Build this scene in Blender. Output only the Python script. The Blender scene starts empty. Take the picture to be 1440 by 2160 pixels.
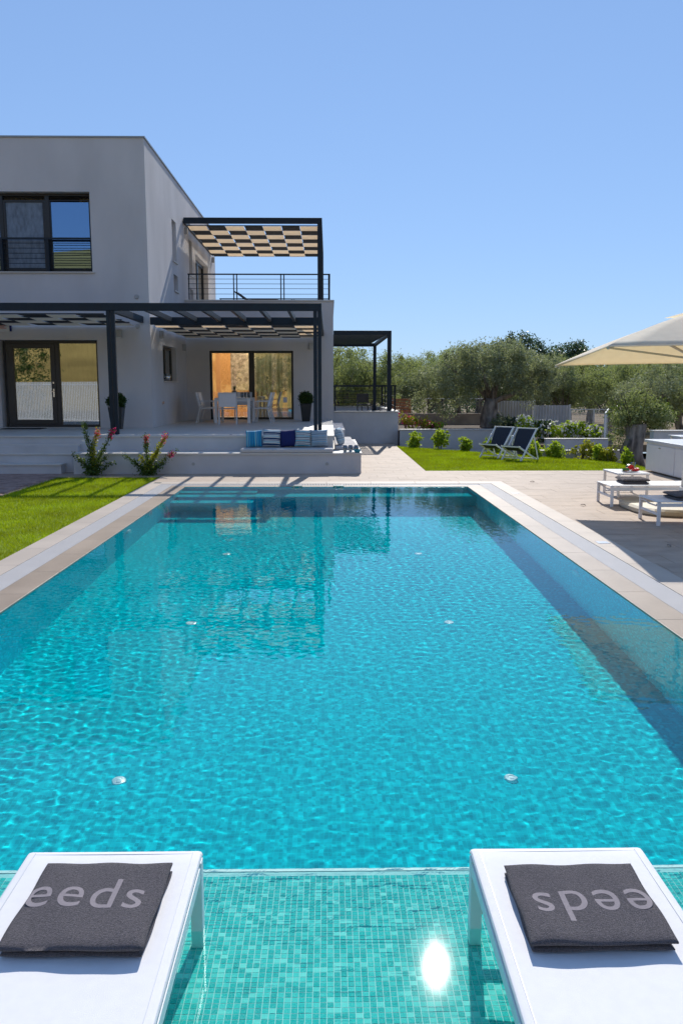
import bpy, bmesh, math, random
import numpy as np
from mathutils import Vector, Matrix
sc = bpy.context.scene
COL = sc.collection
R = math.radians
random.seed(7)

# ------------------------------------------------------------------ camera
F = 1744.0
PITCH = math.atan(260 / F)
YAW = math.atan(26 * math.cos(PITCH) / F)
cam = bpy.data.cameras.new('camera')
camo = bpy.data.objects.new('camera', cam)
COL.objects.link(camo)
sc.camera = camo
cam.sensor_fit = 'VERTICAL'
cam.sensor_height = 36
cam.lens = 36 * F / 2160
cam.clip_start = 0.05
cam.clip_end = 3000
camo.location = (0, 0, 1.8)
camo.rotation_euler = (math.pi / 2 - PITCH, 0, -YAW)

# ------------------------------------------------------------------ sky and sun
EL, AZ = R(37.0), R(8.0)
world = bpy.data.worlds.new('World')
sc.world = world
world.use_nodes = True
wn = world.node_tree
sky = wn.nodes.new('ShaderNodeTexSky')
sky.sky_type = 'NISHITA'
sky.sun_disc = False
sky.sun_elevation = EL
sky.sun_rotation = AZ
sky.air_density = 1.0
sky.dust_density = 0.0
sky.ozone_density = 3.0
sky.altitude = 0
gam = wn.nodes.new('ShaderNodeGamma')
gam.inputs[1].default_value = 0.45
mul = wn.nodes.new('ShaderNodeMix'); mul.data_type = 'RGBA'; mul.blend_type = 'MULTIPLY'
mul.inputs[0].default_value = 1.0
mul.inputs[7].default_value = (0.72, 0.965, 1.38, 1)
bg = wn.nodes['Background']
wn.links.new(sky.outputs[0], gam.inputs[0])
wn.links.new(gam.outputs[0], mul.inputs[6])
wn.links.new(mul.outputs[2], bg.inputs[0])
bg.inputs[1].default_value = 0.15
SUN_DIR = Vector((math.sin(AZ) * math.cos(EL), math.cos(AZ) * math.cos(EL), math.sin(EL)))
sl = bpy.data.lights.new('sun', 'SUN')
sl.energy = 2.6
sl.angle = R(0.5)
sl.color = (1.0, 0.95, 0.87)
so = bpy.data.objects.new('sun', sl)
so.rotation_euler = SUN_DIR.to_track_quat('Z', 'Y').to_euler()
so.location = (0, 0, 30)
COL.objects.link(so)
sl.cycles.is_caustics_light = True
sc.render.engine = 'CYCLES'
sc.cycles.use_denoising = True
sc.cycles.max_bounces = 10
sc.cycles.transparent_max_bounces = 12
sc.cycles.transmission_bounces = 8
sc.cycles.sample_clamp_indirect = 6
sc.view_settings.view_transform = 'Standard'
sc.view_settings.look = 'None'
sc.view_settings.exposure = 0.80
sc.view_settings.gamma = 1.0
sc.view_settings.use_curve_mapping = False

# ------------------------------------------------------------------ materials
def N(nt, typ, **kw):
    n = nt.nodes.new(typ)
    for k, v in kw.items():
        setattr(n, k, v)
    return n

def mat(name, col, rough=0.6, var=0.0, vscale=3.0, bump=0.0, bscale=60.0, metallic=0.0, spec=0.5, stretch=None, col2=None, detail=5.0, sheen=0.0, coat=0.0):
    m = bpy.data.materials.new(name)
    m.use_nodes = True
    nt = m.node_tree
    b = nt.nodes['Principled BSDF']
    b.inputs['Roughness'].default_value = rough
    b.inputs['Metallic'].default_value = metallic
    b.inputs['Specular IOR Level'].default_value = spec
    b.inputs['Sheen Weight'].default_value = sheen
    b.inputs['Coat Weight'].default_value = coat
    b.inputs['Base Color'].default_value = (*col, 1)
    if var > 0 or bump > 0 or col2:
        g = N(nt, 'ShaderNodeNewGeometry')
        mp = N(nt, 'ShaderNodeMapping')
        if stretch:
            mp.inputs['Scale'].default_value = stretch
        nt.links.new(g.outputs['Position'], mp.inputs['Vector'])
    if var > 0 or col2:
        no = N(nt, 'ShaderNodeTexNoise')
        no.inputs['Scale'].default_value = vscale
        no.inputs['Detail'].default_value = detail
        nt.links.new(mp.outputs[0], no.inputs['Vector'])
        r = N(nt, 'ShaderNodeValToRGB')
        a = tuple(max(0, c * (1 - var)) for c in col)
        c2 = col2 if col2 else tuple(min(1, c * (1 + var)) for c in col)
        r.color_ramp.elements[0].position = 0.32
        r.color_ramp.elements[1].position = 0.68
        r.color_ramp.elements[0].color = (*a, 1)
        r.color_ramp.elements[1].color = (*c2, 1)
        nt.links.new(no.outputs['Fac'], r.inputs[0])
        nt.links.new(r.outputs[0], b.inputs['Base Color'])
    if bump > 0:
        nb = N(nt, 'ShaderNodeTexNoise')
        nb.inputs['Scale'].default_value = bscale
        nb.inputs['Detail'].default_value = 4
        nt.links.new(mp.outputs[0], nb.inputs['Vector'])
        bp = N(nt, 'ShaderNodeBump')
        bp.inputs['Strength'].default_value = bump
        bp.inputs['Distance'].default_value = 0.02
        nt.links.new(nb.outputs['Fac'], bp.inputs['Height'])
        nt.links.new(bp.outputs[0], b.inputs['Normal'])
    return m

def matte(m, v=0.15):
    m.node_tree.nodes['Principled BSDF'].inputs['Specular IOR Level'].default_value = v
    return m

def per_piece(m, amount=0.12):
    """vary value a little from piece to piece"""
    nt = m.node_tree
    b = nt.nodes['Principled BSDF']
    src = b.inputs['Base Color'].links[0].from_socket if b.inputs['Base Color'].links else None
    oi = N(nt, 'ShaderNodeObjectInfo')
    gi = N(nt, 'ShaderNodeNewGeometry')
    ad = N(nt, 'ShaderNodeMath', operation='ADD')
    nt.links.new(oi.outputs['Random'], ad.inputs[0])
    nt.links.new(gi.outputs['Random Per Island'], ad.inputs[1])
    fr = N(nt, 'ShaderNodeMath', operation='FRACT')
    nt.links.new(ad.outputs[0], fr.inputs[0])
    mr = N(nt, 'ShaderNodeMapRange')
    mr.inputs['To Min'].default_value = 1 - amount
    mr.inputs['To Max'].default_value = 1 + amount * 0.6
    nt.links.new(fr.outputs[0], mr.inputs['Value'])
    hs = N(nt, 'ShaderNodeHueSaturation')
    nt.links.new(mr.outputs[0], hs.inputs['Value'])
    if src:
        nt.links.new(src, hs.inputs['Color'])
    else:
        hs.inputs['Color'].default_value = b.inputs['Base Color'].default_value
    nt.links.new(hs.outputs[0], b.inputs['Base Color'])
    return m

def leafmat(name, c1, c2, trans=0.35, rough=0.5, tcol=None):
    m = bpy.data.materials.new(name)
    m.use_nodes = True
    nt = m.node_tree
    b = nt.nodes['Principled BSDF']
    b.inputs['Roughness'].default_value = rough
    b.inputs['Specular IOR Level'].default_value = 0.3
    g = N(nt, 'ShaderNodeNewGeometry')
    r = N(nt, 'ShaderNodeValToRGB')
    r.color_ramp.elements[0].color = (*c1, 1)
    r.color_ramp.elements[1].color = (*c2, 1)
    nt.links.new(g.outputs['Random Per Island'], r.inputs[0])
    nt.links.new(r.outputs[0], b.inputs['Base Color'])
    t = N(nt, 'ShaderNodeBsdfTranslucent')
    if tcol:
        t.inputs[0].default_value = (*tcol, 1)
    else:
        nt.links.new(r.outputs[0], t.inputs[0])
    mx = N(nt, 'ShaderNodeMixShader')
    mx.inputs[0].default_value = trans
    nt.links.new(b.outputs[0], mx.inputs[1])
    nt.links.new(t.outputs[0], mx.inputs[2])
    nt.links.new(mx.outputs[0], nt.nodes['Material Output'].inputs[0])
    return m

def fabric(name, col, trans=0.5, tcol=None):
    m = mat(name, col, 0.85, var=0.05, vscale=8, bump=0.1, bscale=200)
    nt = m.node_tree
    b = nt.nodes['Principled BSDF']
    t = N(nt, 'ShaderNodeBsdfTranslucent')
    t.inputs[0].default_value = (*(tcol or col), 1)
    mx = N(nt, 'ShaderNodeMixShader')
    mx.inputs[0].default_value = trans
    nt.links.new(b.outputs[0], mx.inputs[1])
    nt.links.new(t.outputs[0], mx.inputs[2])
    nt.links.new(mx.outputs[0], nt.nodes['Material Output'].inputs[0])
    return m

def glassmat(name, refl=0.3, tint=(0.55, 0.6, 0.6), rc=(0.9, 0.95, 1)):
    m = bpy.data.materials.new(name)
    m.use_nodes = True
    nt = m.node_tree
    nt.nodes.clear()
    o = N(nt, 'ShaderNodeOutputMaterial')
    t = N(nt, 'ShaderNodeBsdfTransparent')
    t.inputs[0].default_value = (*tint, 1)
    g = N(nt, 'ShaderNodeBsdfGlossy')
    g.inputs['Roughness'].default_value = 0.0
    g.inputs[0].default_value = (*rc, 1)
    lw = N(nt, 'ShaderNodeFresnel')
    lw.inputs[0].default_value = 1.5
    ad = N(nt, 'ShaderNodeMath', operation='ADD', use_clamp=True)
    ad.inputs[1].default_value = refl
    nt.links.new(lw.outputs[0], ad.inputs[0])
    mx = N(nt, 'ShaderNodeMixShader')
    nt.links.new(ad.outputs[0], mx.inputs[0])
    nt.links.new(t.outputs[0], mx.inputs[1])
    nt.links.new(g.outputs[0], mx.inputs[2])
    nt.links.new(mx.outputs[0], o.inputs[0])
    return m

def mosaic(name, pitch, grout=0.1, hue=(1, 1, 1)):
    """small glass tiles: colour from a hash of the tile's own cell"""
    m = bpy.data.materials.new(name)
    m.use_nodes = True
    nt = m.node_tree
    b = nt.nodes['Principled BSDF']
    b.inputs['Roughness'].default_value = 0.6
    b.inputs['Specular IOR Level'].default_value = 0.0
    g = N(nt, 'ShaderNodeNewGeometry')
    ad = N(nt, 'ShaderNodeVectorMath', operation='ADD')
    ad.inputs[1].default_value = (pitch * 1000.5, pitch * 1000.5, pitch * 1000.5)
    nt.links.new(g.outputs['Position'], ad.inputs[0])
    dv = N(nt, 'ShaderNodeVectorMath', operation='SCALE')
    dv.inputs['Scale'].default_value = 1 / pitch
    nt.links.new(ad.outputs[0], dv.inputs[0])
    fl = N(nt, 'ShaderNodeVectorMath', operation='FLOOR')
    nt.links.new(dv.outputs[0], fl.inputs[0])
    wn_ = N(nt, 'ShaderNodeTexWhiteNoise', noise_dimensions='3D')
    nt.links.new(fl.outputs[0], wn_.inputs['Vector'])
    r = N(nt, 'ShaderNodeValToRGB')
    e = r.color_ramp.elements
    e[0].position = 0.0; e[0].color = (0.02, 0.40, 0.37, 1)
    e[1].position = 1.0; e[1].color = (0.16, 0.70, 0.62, 1)
    for p_, c_ in ((0.3, (0.015, 0.43, 0.395)), (0.62, (0.03, 0.50, 0.455)), (0.85, (0.07, 0.58, 0.52))):
        x = e.new(p_); x.color = (*c_, 1)
    nt.links.new(wn_.outputs['Value'], r.inputs[0])
    # pale mottling inside the glass
    no = N(nt, 'ShaderNodeTexNoise')
    no.inputs['Scale'].default_value = 260
    nt.links.new(g.outputs['Position'], no.inputs['Vector'])
    mr = N(nt, 'ShaderNodeMapRange')
    mr.inputs['From Min'].default_value = 0.5; mr.inputs['From Max'].default_value = 0.75
    mr.inputs['To Max'].default_value = 0.35
    nt.links.new(no.outputs['Fac'], mr.inputs['Value'])
    mm = N(nt, 'ShaderNodeMix', data_type='RGBA')
    nt.links.new(mr.outputs[0], mm.inputs[0])
    nt.links.new(r.outputs[0], mm.inputs[6])
    mm.inputs[7].default_value = (0.35, 0.75, 0.7, 1)
    out = mm.outputs[2]
    if grout > 0:
        fc = N(nt, 'ShaderNodeVectorMath', operation='FRACTION')
        nt.links.new(dv.outputs[0], fc.inputs[0])
        sp = N(nt, 'ShaderNodeSeparateXYZ')
        nt.links.new(fc.outputs[0], sp.inputs[0])
        nrm = N(nt, 'ShaderNodeSeparateXYZ')
        nt.links.new(g.outputs['Normal'], nrm.inputs[0])
        mx_ = None
        for i in range(3):
            lt = N(nt, 'ShaderNodeMath', operation='LESS_THAN')
            nt.links.new(sp.outputs[i], lt.inputs[0]); lt.inputs[1].default_value = grout
            ab = N(nt, 'ShaderNodeMath', operation='ABSOLUTE')
            nt.links.new(nrm.outputs[i], ab.inputs[0])
            l2 = N(nt, 'ShaderNodeMath', operation='LESS_THAN')
            nt.links.new(ab.outputs[0], l2.inputs[0]); l2.inputs[1].default_value = 0.5
            an = N(nt, 'ShaderNodeMath', operation='MULTIPLY')
            nt.links.new(lt.outputs[0], an.inputs[0]); nt.links.new(l2.outputs[0], an.inputs[1])
            if mx_ is None:
                mx_ = an
            else:
                q = N(nt, 'ShaderNodeMath', operation='MAXIMUM')
                nt.links.new(mx_.outputs[0], q.inputs[0]); nt.links.new(an.outputs[0], q.inputs[1])
                mx_ = q
        m2 = N(nt, 'ShaderNodeMix', data_type='RGBA')
        nt.links.new(mx_.outputs[0], m2.inputs[0])
        nt.links.new(out, m2.inputs[6])
        m2.inputs[7].default_value = (0.05, 0.60, 0.54, 1)
        out = m2.outputs[2]
    tt = N(nt, 'ShaderNodeMix', data_type='RGBA', blend_type='MULTIPLY')
    tt.inputs[0].default_value = 1
    tt.inputs[7].default_value = (*hue, 1)
    nt.links.new(out, tt.inputs[6])
    nt.links.new(tt.outputs[2], b.inputs['Base Color'])
    return m

def stripes(name, cols, axis, period, rough=0.9, coords='Object'):
    """printed cloth stripes along an object axis"""
    m = bpy.data.materials.new(name)
    m.use_nodes = True
    nt = m.node_tree
    b = nt.nodes['Principled BSDF']
    b.inputs['Roughness'].default_value = rough
    b.inputs['Sheen Weight'].default_value = 0.2
    tc = N(nt, 'ShaderNodeTexCoord')
    sp = N(nt, 'ShaderNodeSeparateXYZ')
    nt.links.new(tc.outputs[coords], sp.inputs[0])
    ma = N(nt, 'ShaderNodeMath', operation='MULTIPLY_ADD')
    nt.links.new(sp.outputs[axis], ma.inputs[0])
    ma.inputs[1].default_value = 1 / period
    ma.inputs[2].default_value = 50.3
    fr = N(nt, 'ShaderNodeMath', operation='FRACT')
    nt.links.new(ma.outputs[0], fr.inputs[0])
    r = N(nt, 'ShaderNodeValToRGB')
    r.color_ramp.interpolation = 'CONSTANT'
    e = r.color_ramp.elements
    while len(e) > 1:
        e.remove(e[-1])
    e[0].position = 0; e[0].color = (*cols[0][1], 1)
    for p_, c_ in cols[1:]:
        x = e.new(p_); x.color = (*c_, 1)
    nt.links.new(fr.outputs[0], r.inputs[0])
    nt.links.new(r.outputs[0], b.inputs['Base Color'])
    return m

M = {}
M['stucco'] = mat('white_stucco', (0.60, 0.58, 0.585), 0.9, var=0.08, vscale=.9, stretch=(1, 1, .45), bump=0.35, bscale=220)
M['stucco_low'] = mat('grey_white_stucco', (0.56, 0.55, 0.56), 0.9, var=0.08, vscale=1.6, bump=0.35, bscale=220)
M['reveal'] = mat('reveal_plaster', (0.60, 0.58, 0.56), 0.9, var=0.04, bump=0.2, bscale=200)
M['stone'] = mat('pale_limestone', (0.56, 0.52, 0.47), 0.55, var=0.07, vscale=2.2, bump=0.15, bscale=60, col2=(0.64, 0.59, 0.53))
M['slab'] = mat('step_limestone', (0.58, 0.55, 0.51), 0.5, var=0.06, vscale=2, bump=0.1, bscale=50)
M['paving'] = per_piece(mat('travertine_paving', (0.42, 0.32, 0.242), 0.62, var=0.06, vscale=3.0, bump=0.2, bscale=45, stretch=(1, 1.8, 1), col2=(0.485, 0.378, 0.292)), 0.07)
M['coping'] = per_piece(mat('honed_travertine_coping', (0.40, 0.31, 0.23), 0.36, var=0.10, vscale=1.8, bump=0.08, bscale=30, stretch=(1, .6, 1), col2=(0.47, 0.37, 0.28)), 0.06)
M['coping_out'] = per_piece(mat('pale_travertine_coping', (0.51, 0.43, 0.355), 0.5, var=0.07, vscale=1.6, bump=0.1, bscale=40), 0.05)
M['joint'] = mat('joint_mortar', (0.34, 0.255, 0.20), 0.9, var=0.1)
M['grate'] = mat('white_plastic_grate', (0.63, 0.60, 0.575), 0.35, var=0.02)
M['channel'] = mat('gutter_channel', (0.10, 0.10, 0.11), 0.7, var=0.1)
M['metal'] = mat('anthracite_metal', (0.005, 0.015, 0.027), 0.5, var=0.15, vscale=5, bump=0.04, bscale=150)
M['frame'] = mat('window_frame_metal', (0.012, 0.016, 0.022), 0.35, var=0.1)
M['white_metal'] = mat('white_powder_coat', (0.78, 0.78, 0.79), 0.35, var=0.02, vscale=6)
M['grey_metal'] = mat('pale_grey_metal', (0.60, 0.62, 0.64), 0.4, var=0.04)
M['steel'] = mat('brushed_steel', (0.6, 0.6, 0.6), 0.25, metallic=1.0, var=0.05)
M['cream'] = fabric('cream_shade_cloth', (0.80, 0.72, 0.62), 0.62, (0.96, 0.82, 0.64))
M['darkcloth'] = mat('dark_shade_cloth', (0.018, 0.02, 0.026), 0.8, var=0.1)
M['canopy'] = fabric('ecru_canopy_cloth', (0.92, 0.89, 0.82), 0.5, (0.92, 0.80, 0.54))
M['umb_frame'] = mat('sand_painted_metal', (0.55, 0.50, 0.40), 0.4, var=0.03)
M['base'] = mat('cream_plastic_base', (0.62, 0.54, 0.40), 0.45, var=0.05)
M['glass'] = glassmat('window_glass', 0.25)
M['glass_clear'] = glassmat('patio_glass', 0.17, (0.82, 0.84, 0.82))
M['glass_up'] = glassmat('upper_window_glass', 0.45, (0.30, 0.36, 0.42), (0.32, 0.50, 0.74))
M['drink_glass'] = glassmat('tumbler_glass', 0.12, (0.9, 0.95, 0.93))
M['screen'] = glassmat('insect_screen', 0.10, (0.35, 0.37, 0.4), (0.25, 0.3, 0.36))
M['screen'] = mat('insect_screen_mesh', (0.17, 0.215, 0.28), 0.8, var=.25, vscale=14, stretch=(1, 1, .4))
M['room'] = mat('room_plaster', (0.35, 0.33, 0.31), 0.9, var=0.05)
M['orange'] = mat('orange_painted_plaster', (0.80, 0.42, 0.16), 0.9, var=0.03)
M['curtain'] = fabric('sheer_curtain', (0.55, 0.50, 0.36), 0.4)
M['mosaic'] = mosaic('pool_mosaic', 0.0254, 0.085, (.0, .885, 1.10))
M['liftedmosaic'] = mosaic('shade_lifted_mosaic', 0.0254, 0.085, (.0, 1.38, 1.66))  # floor mosaic again, its colour brightened to lift the shaded walls
M['tile'] = mosaic('ledge_mosaic_tile', 0.0220, 0.0, (1.6, 1.14, 1.14))
M['grout'] = mat('pale_grout', (0.50, 0.74, 0.70), 0.8, var=0.06, vscale=20)
M['edge'] = mat('white_edge_trim', (0.80, 0.80, 0.76), 0.5, var=0.03)
M['soil'] = mat('dark_soil', (0.07, 0.045, 0.03), 0.95, var=0.4, vscale=9, bump=0.6, bscale=40)
M['earth'] = mat('dry_earth', (0.22, 0.16, 0.10), 0.95, var=0.3, vscale=0.6, bump=0.4, bscale=10, col2=(0.30, 0.22, 0.13))
M['drygrass'] = mat('dry_yellow_field', (0.40, 0.28, 0.09), 0.95, var=0.35, vscale=0.12, bump=0.4, bscale=3, stretch=(1, 1, 4))
M['turf'] = mat('turf_base', (0.20, 0.27, 0.006), 0.95, var=0.3, vscale=4, bump=0.5, bscale=60)
M['blade'] = leafmat('lawn_blades', (0.20, 0.28, 0.002), (0.44, 0.54, 0.008), 0.5, 0.5)
def mottle(m, scale=1.2, lo=.72, hi=1.15):
    nt = m.node_tree
    r = [n for n in nt.nodes if n.type == 'VALTORGB'][0]
    g = N(nt, 'ShaderNodeNewGeometry'); no = N(nt, 'ShaderNodeTexNoise'); no.inputs['Scale'].default_value = scale; no.inputs['Detail'].default_value = 4
    nt.links.new(g.outputs['Position'], no.inputs['Vector'])
    mr = N(nt, 'ShaderNodeMapRange'); mr.inputs['From Min'].default_value = .35; mr.inputs['From Max'].default_value = .65
    mr.inputs['To Min'].default_value = lo; mr.inputs['To Max'].default_value = hi
    nt.links.new(no.outputs['Fac'], mr.inputs['Value'])
    hs = N(nt, 'ShaderNodeHueSaturation'); nt.links.new(mr.outputs[0], hs.inputs['Value'])
    mh = N(nt, 'ShaderNodeMapRange'); mh.inputs['To Min'].default_value = .48; mh.inputs['To Max'].default_value = .515
    nt.links.new(no.outputs['Fac'], mh.inputs['Value']); nt.links.new(mh.outputs[0], hs.inputs['Hue'])
    outs = [l.to_socket for l in r.outputs[0].links]
    nt.links.new(r.outputs[0], hs.inputs['Color'])
    for t in outs: nt.links.new(hs.outputs[0], t)
mottle(M['blade'])
M['olive'] = leafmat('olive_leaves', (0.12, 0.155, 0.055), (0.40, 0.43, 0.24), 0.42, 0.6, (0.34, 0.40, 0.11))
M['olive2'] = leafmat('grey_olive_leaves', (0.13, 0.155, 0.07), (0.46, 0.49, 0.33), 0.40, 0.6, (0.32, 0.36, 0.15))
M['dark'] = leafmat('dark_evergreen_leaves', (0.03, 0.06, 0.035), (0.09, 0.13, 0.07), 0.3, 0.4, (0.10, 0.17, 0.06))
M['green'] = leafmat('bright_shrub_leaves', (0.10, 0.18, 0.015), (0.36, 0.46, 0.05), 0.5, 0.45, (0.45, 0.58, 0.03))
M['midgreen'] = leafmat('green_shrub_leaves', (0.03, 0.07, 0.015), (0.11, 0.17, 0.03), 0.35, 0.4, (0.14, 0.2, 0.02))
M['yellowleaf'] = leafmat('yellow_green_leaves', (0.22, 0.26, 0.02), (0.50, 0.46, 0.04), 0.45, 0.4)
M['box'] = leafmat('box_hedge_leaves', (0.016, 0.045, 0.008), (0.06, 0.11, 0.02), 0.25, 0.45)
M['magenta'] = leafmat('magenta_bracts', (0.45, 0.01, 0.10), (0.72, 0.04, 0.20), 0.4, 0.5)
M['coral'] = leafmat('coral_bracts', (0.6, 0.05, 0.10), (0.85, 0.18, 0.16), 0.4, 0.5)
for k_ in ('olive', 'olive2', 'dark'): mottle(M[k_], .75, .52, 1.28)  # light and dark noise in leaf colour stands in for shaded crown gaps
M['whiteflower'] = leafmat('white_flowers', (0.7, 0.66, 0.6), (0.85, 0.82, 0.78), 0.3, 0.5)
M['bark'] = mat('olive_bark', (0.13, 0.105, 0.085), 0.95, var=0.45, vscale=7, bump=1.0, bscale=16, stretch=(1, 1, .35), col2=(0.34, 0.29, 0.25))
M['stem'] = mat('green_brown_stem', (0.10, 0.09, 0.04), 0.8, var=0.2)
M['pot'] = mat('black_planter', (0.014, 0.018, 0.022), 0.35, var=0.1)
M['sling'] = mat('white_sling_mesh', (0.80, 0.79, 0.80), 0.65, var=0.02, vscale=30, bump=0.25, bscale=700)
M['towel'] = mat('charcoal_terry', (0.115, 0.09, 0.098), 1.0, var=0.30, vscale=160, bump=1.0, bscale=420, sheen=0.35, col2=(0.20, 0.165, 0.175))
M['print'] = mat('woven_grey_letter', (0.27, 0.235, 0.25), 0.85, var=0.06, vscale=90, bump=0.3, bscale=400)
M['navysling'] = mat('navy_sling', (0.022, 0.028, 0.045), 0.8, var=0.1, vscale=20, bump=0.2, bscale=300)
M['cushion'] = mat('beige_seat_pad', (0.52, 0.49, 0.47), 0.85, var=0.04, bump=0.3, bscale=200)
M['navy'] = mat('navy_cushion_cloth', (0.004, 0.012, 0.10), 0.85, var=0.1, bump=0.2, bscale=200)
W_ = (0.62, 0.62, 0.58); NV = (0.01, 0.03, 0.10); TQ = (0.02, 0.32, 0.45); SK = (0.08, 0.30, 0.48); GY = (0.30, 0.36, 0.40)
M['st_v'] = stripes('blue_vertical_stripe_cloth', [(0, (0.01, 0.16, 0.38)), (.12, TQ), (.22, (0.01, 0.10, 0.30)), (.34, (0.03, 0.40, 0.55)), (.48, (0.30, 0.42, 0.42)), (.58, (0.01, 0.18, 0.40)), (.7, (0.12, 0.45, 0.55)), (.8, (0.01, 0.12, 0.32)), (.9, TQ)], 0, 0.17)
M['st_h'] = stripes('navy_white_stripe_cloth', [(0, NV), (.30, W_), (.52, TQ), (.62, W_), (.8, (0.02, 0.08, 0.2)), (.92, W_)], 2, 0.125)
M['st_h2'] = stripes('turquoise_white_stripe_cloth', [(0, W_), (.25, NV), (.42, W_), (.55, TQ), (.75, W_), (.88, NV)], 2, 0.10)
M['st_g'] = stripes('pale_grey_stripe_cloth', [(0, GY), (.3, (0.20, 0.28, 0.34)), (.42, GY), (.6, SK), (.7, (0.45, 0.48, 0.5)), (.85, (0.10, 0.18, 0.26))], 2, 0.13)
M['red'] = mat('watermelon_flesh', (0.65, 0.02, 0.02), 0.35, var=0.2, vscale=60)
M['rind'] = mat('watermelon_rind', (0.05, 0.16, 0.03), 0.4, var=0.3, vscale=60)
M['porcelain'] = mat('white_porcelain', (0.75, 0.75, 0.75), 0.15)
M['lemon'] = mat('lemonade', (0.65, 0.60, 0.20), 0.2)
M['tealitem'] = mat('teal_glazed_bowl', (0.01, 0.22, 0.28), 0.2)
M['brick'] = per_piece(mat('terracotta_paver', (0.36, 0.24, 0.20), 0.85, var=0.25, vscale=6, bump=0.4, bscale=40), 0.25)
M['wood'] = mat('orange_brown_slats', (0.33, 0.13, 0.05), 0.6, var=0.25, vscale=5, stretch=(1, 1, 12))
M['roughwall'] = mat('rose_render', (0.40, 0.33, 0.28), 0.95, var=0.2, vscale=2.5, bump=0.5, bscale=25)
M['corr'] = mat('weathered_white_sheet', (0.55, 0.56, 0.58), 0.5, var=0.12, vscale=1.5)
M['mat'] = mat('black_doormat', (0.01, 0.01, 0.014), 0.95, var=0.2, vscale=60)
M['lampwhite'] = mat('pale_lamp_body', (0.38, 0.375, 0.37), 0.5)
M['plastic'] = mat('white_plastic', (0.75, 0.75, 0.75), 0.35)
M['redprint'] = mat('red_print', (0.6, 0.06, 0.03), 0.5)
M['backwall'] = mat('patterned_stone', (0.42, 0.32, 0.24), 0.7, var=0.45, vscale=9, bump=0.2, bscale=30, col2=(0.62, 0.52, 0.42))
for k_ in ('paving', 'coping_out', 'joint', 'stucco', 'stucco_low', 'brick', 'roughwall', 'grate', 'towel', 'drygrass', 'earth'): matte(M[k_])
matte(M['coping'], .3); matte(M['metal'], .35)
M['zinc'] = mat('roof_edge_metal', (0.30, 0.33, 0.36), 0.4, var=0.08)

# ------------------------------------------------------------------ mesh builder
class MB:
    def __init__(s):
        s.v = []; s.f = []
    def quad(s, a, b, c, d):
        i = len(s.v); s.v += [a, b, c, d]; s.f.append((i, i + 1, i + 2, i + 3)); return s
    def box(s, x0, x1, y0, y1, z0, z1):
        i = len(s.v)
        s.v += [(x0, y0, z0), (x1, y0, z0), (x1, y1, z0), (x0, y1, z0), (x0, y0, z1), (x1, y0, z1), (x1, y1, z1), (x0, y1, z1)]
        s.f += [(i, i + 3, i + 2, i + 1), (i + 4, i + 5, i + 6, i + 7), (i, i + 1, i + 5, i + 4), (i + 1, i + 2, i + 6, i + 5), (i + 2, i + 3, i + 7, i + 6), (i + 3, i, i + 4, i + 7)]
        return s
    def bar(s, a, b, w, h, up=(0, 0, 1)):
        a = Vector(a); b = Vector(b); d = (b - a).normalized()
        u = Vector(up)
        if abs(d.dot(u)) > 0.98:
            u = Vector((0, 1, 0))
        r = d.cross(u).normalized(); u = r.cross(d)
        i = len(s.v)
        for p_ in (a, b):
            for (q, t) in ((-1, -1), (1, -1), (1, 1), (-1, 1)):
                s.v.append(tuple(p_ + r * q * w / 2 + u * t * h / 2))
        s.f += [(i, i + 1, i + 2, i + 3), (i + 7, i + 6, i + 5, i + 4), (i, i + 4, i + 5, i + 1), (i + 1, i + 5, i + 6, i + 2), (i + 2, i + 6, i + 7, i + 3), (i + 3, i + 7, i + 4, i)]
        return s
    def tube(s, pts, rad, n=8, rough=0.0, caps=True):
        pts = [Vector(p_) for p_ in pts]
        if not hasattr(rad, '__len__'):
            rad = [rad] * len(pts)
        base = len(s.v)
        ref = Vector((0.3, 0.9, 0.1))
        ph = [random.uniform(0, 6.28) for _ in range(4)]
        for k, p_ in enumerate(pts):
            d = (pts[min(k + 1, len(pts) - 1)] - pts[max(k - 1, 0)]).normalized()
            u = ref - d * ref.dot(d)
            if u.length < 0.05:
                u = Vector((1, 0, 0)) - d * d.x
            u.normalize(); w = d.cross(u); ref = u
            for j in range(n):
                a = 2 * math.pi * j / n
                rr = rad[k] * (1 + rough * (math.sin(3 * a + ph[0] + k * .5) + .6 * math.sin(5 * a + ph[1] - k * .9) + .5 * math.sin(2 * a + ph[2] + k * 1.3)))
                s.v.append(tuple(p_ + u * math.cos(a) * rr + w * math.sin(a) * rr))
        for k in range(len(pts) - 1):
            for j in range(n):
                a = base + k * n + j; b_ = base + k * n + (j + 1) % n
                s.f.append((a, b_, b_ + n, a + n))
        if caps:
            s.f.append(tuple(base + j for j in range(n))[::-1])
            s.f.append(tuple(base + (len(pts) - 1) * n + j for j in range(n)))
        return s
    def lathe(s, prof, c=(0, 0, 0), n=20):
        base = len(s.v)
        for (r, z) in prof:
            for j in range(n):
                a = 2 * math.pi * j / n
                s.v.append((c[0] + r * math.cos(a), c[1] + r * math.sin(a), c[2] + z))
        for k in range(len(prof) - 1):
            for j in range(n):
                a = base + k * n + j; b_ = base + k * n + (j + 1) % n
                s.f.append((a, b_, b_ + n, a + n))
        return s
    def build(s, name, m, parent=None, bevel=0.0, smooth=False, loc=None):
        me = bpy.data.meshes.new(name)
        me.from_pydata([tuple(x) for x in s.v], [], s.f)
        me.update()
        return link(name, me, m, parent, bevel, smooth, loc)

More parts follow.
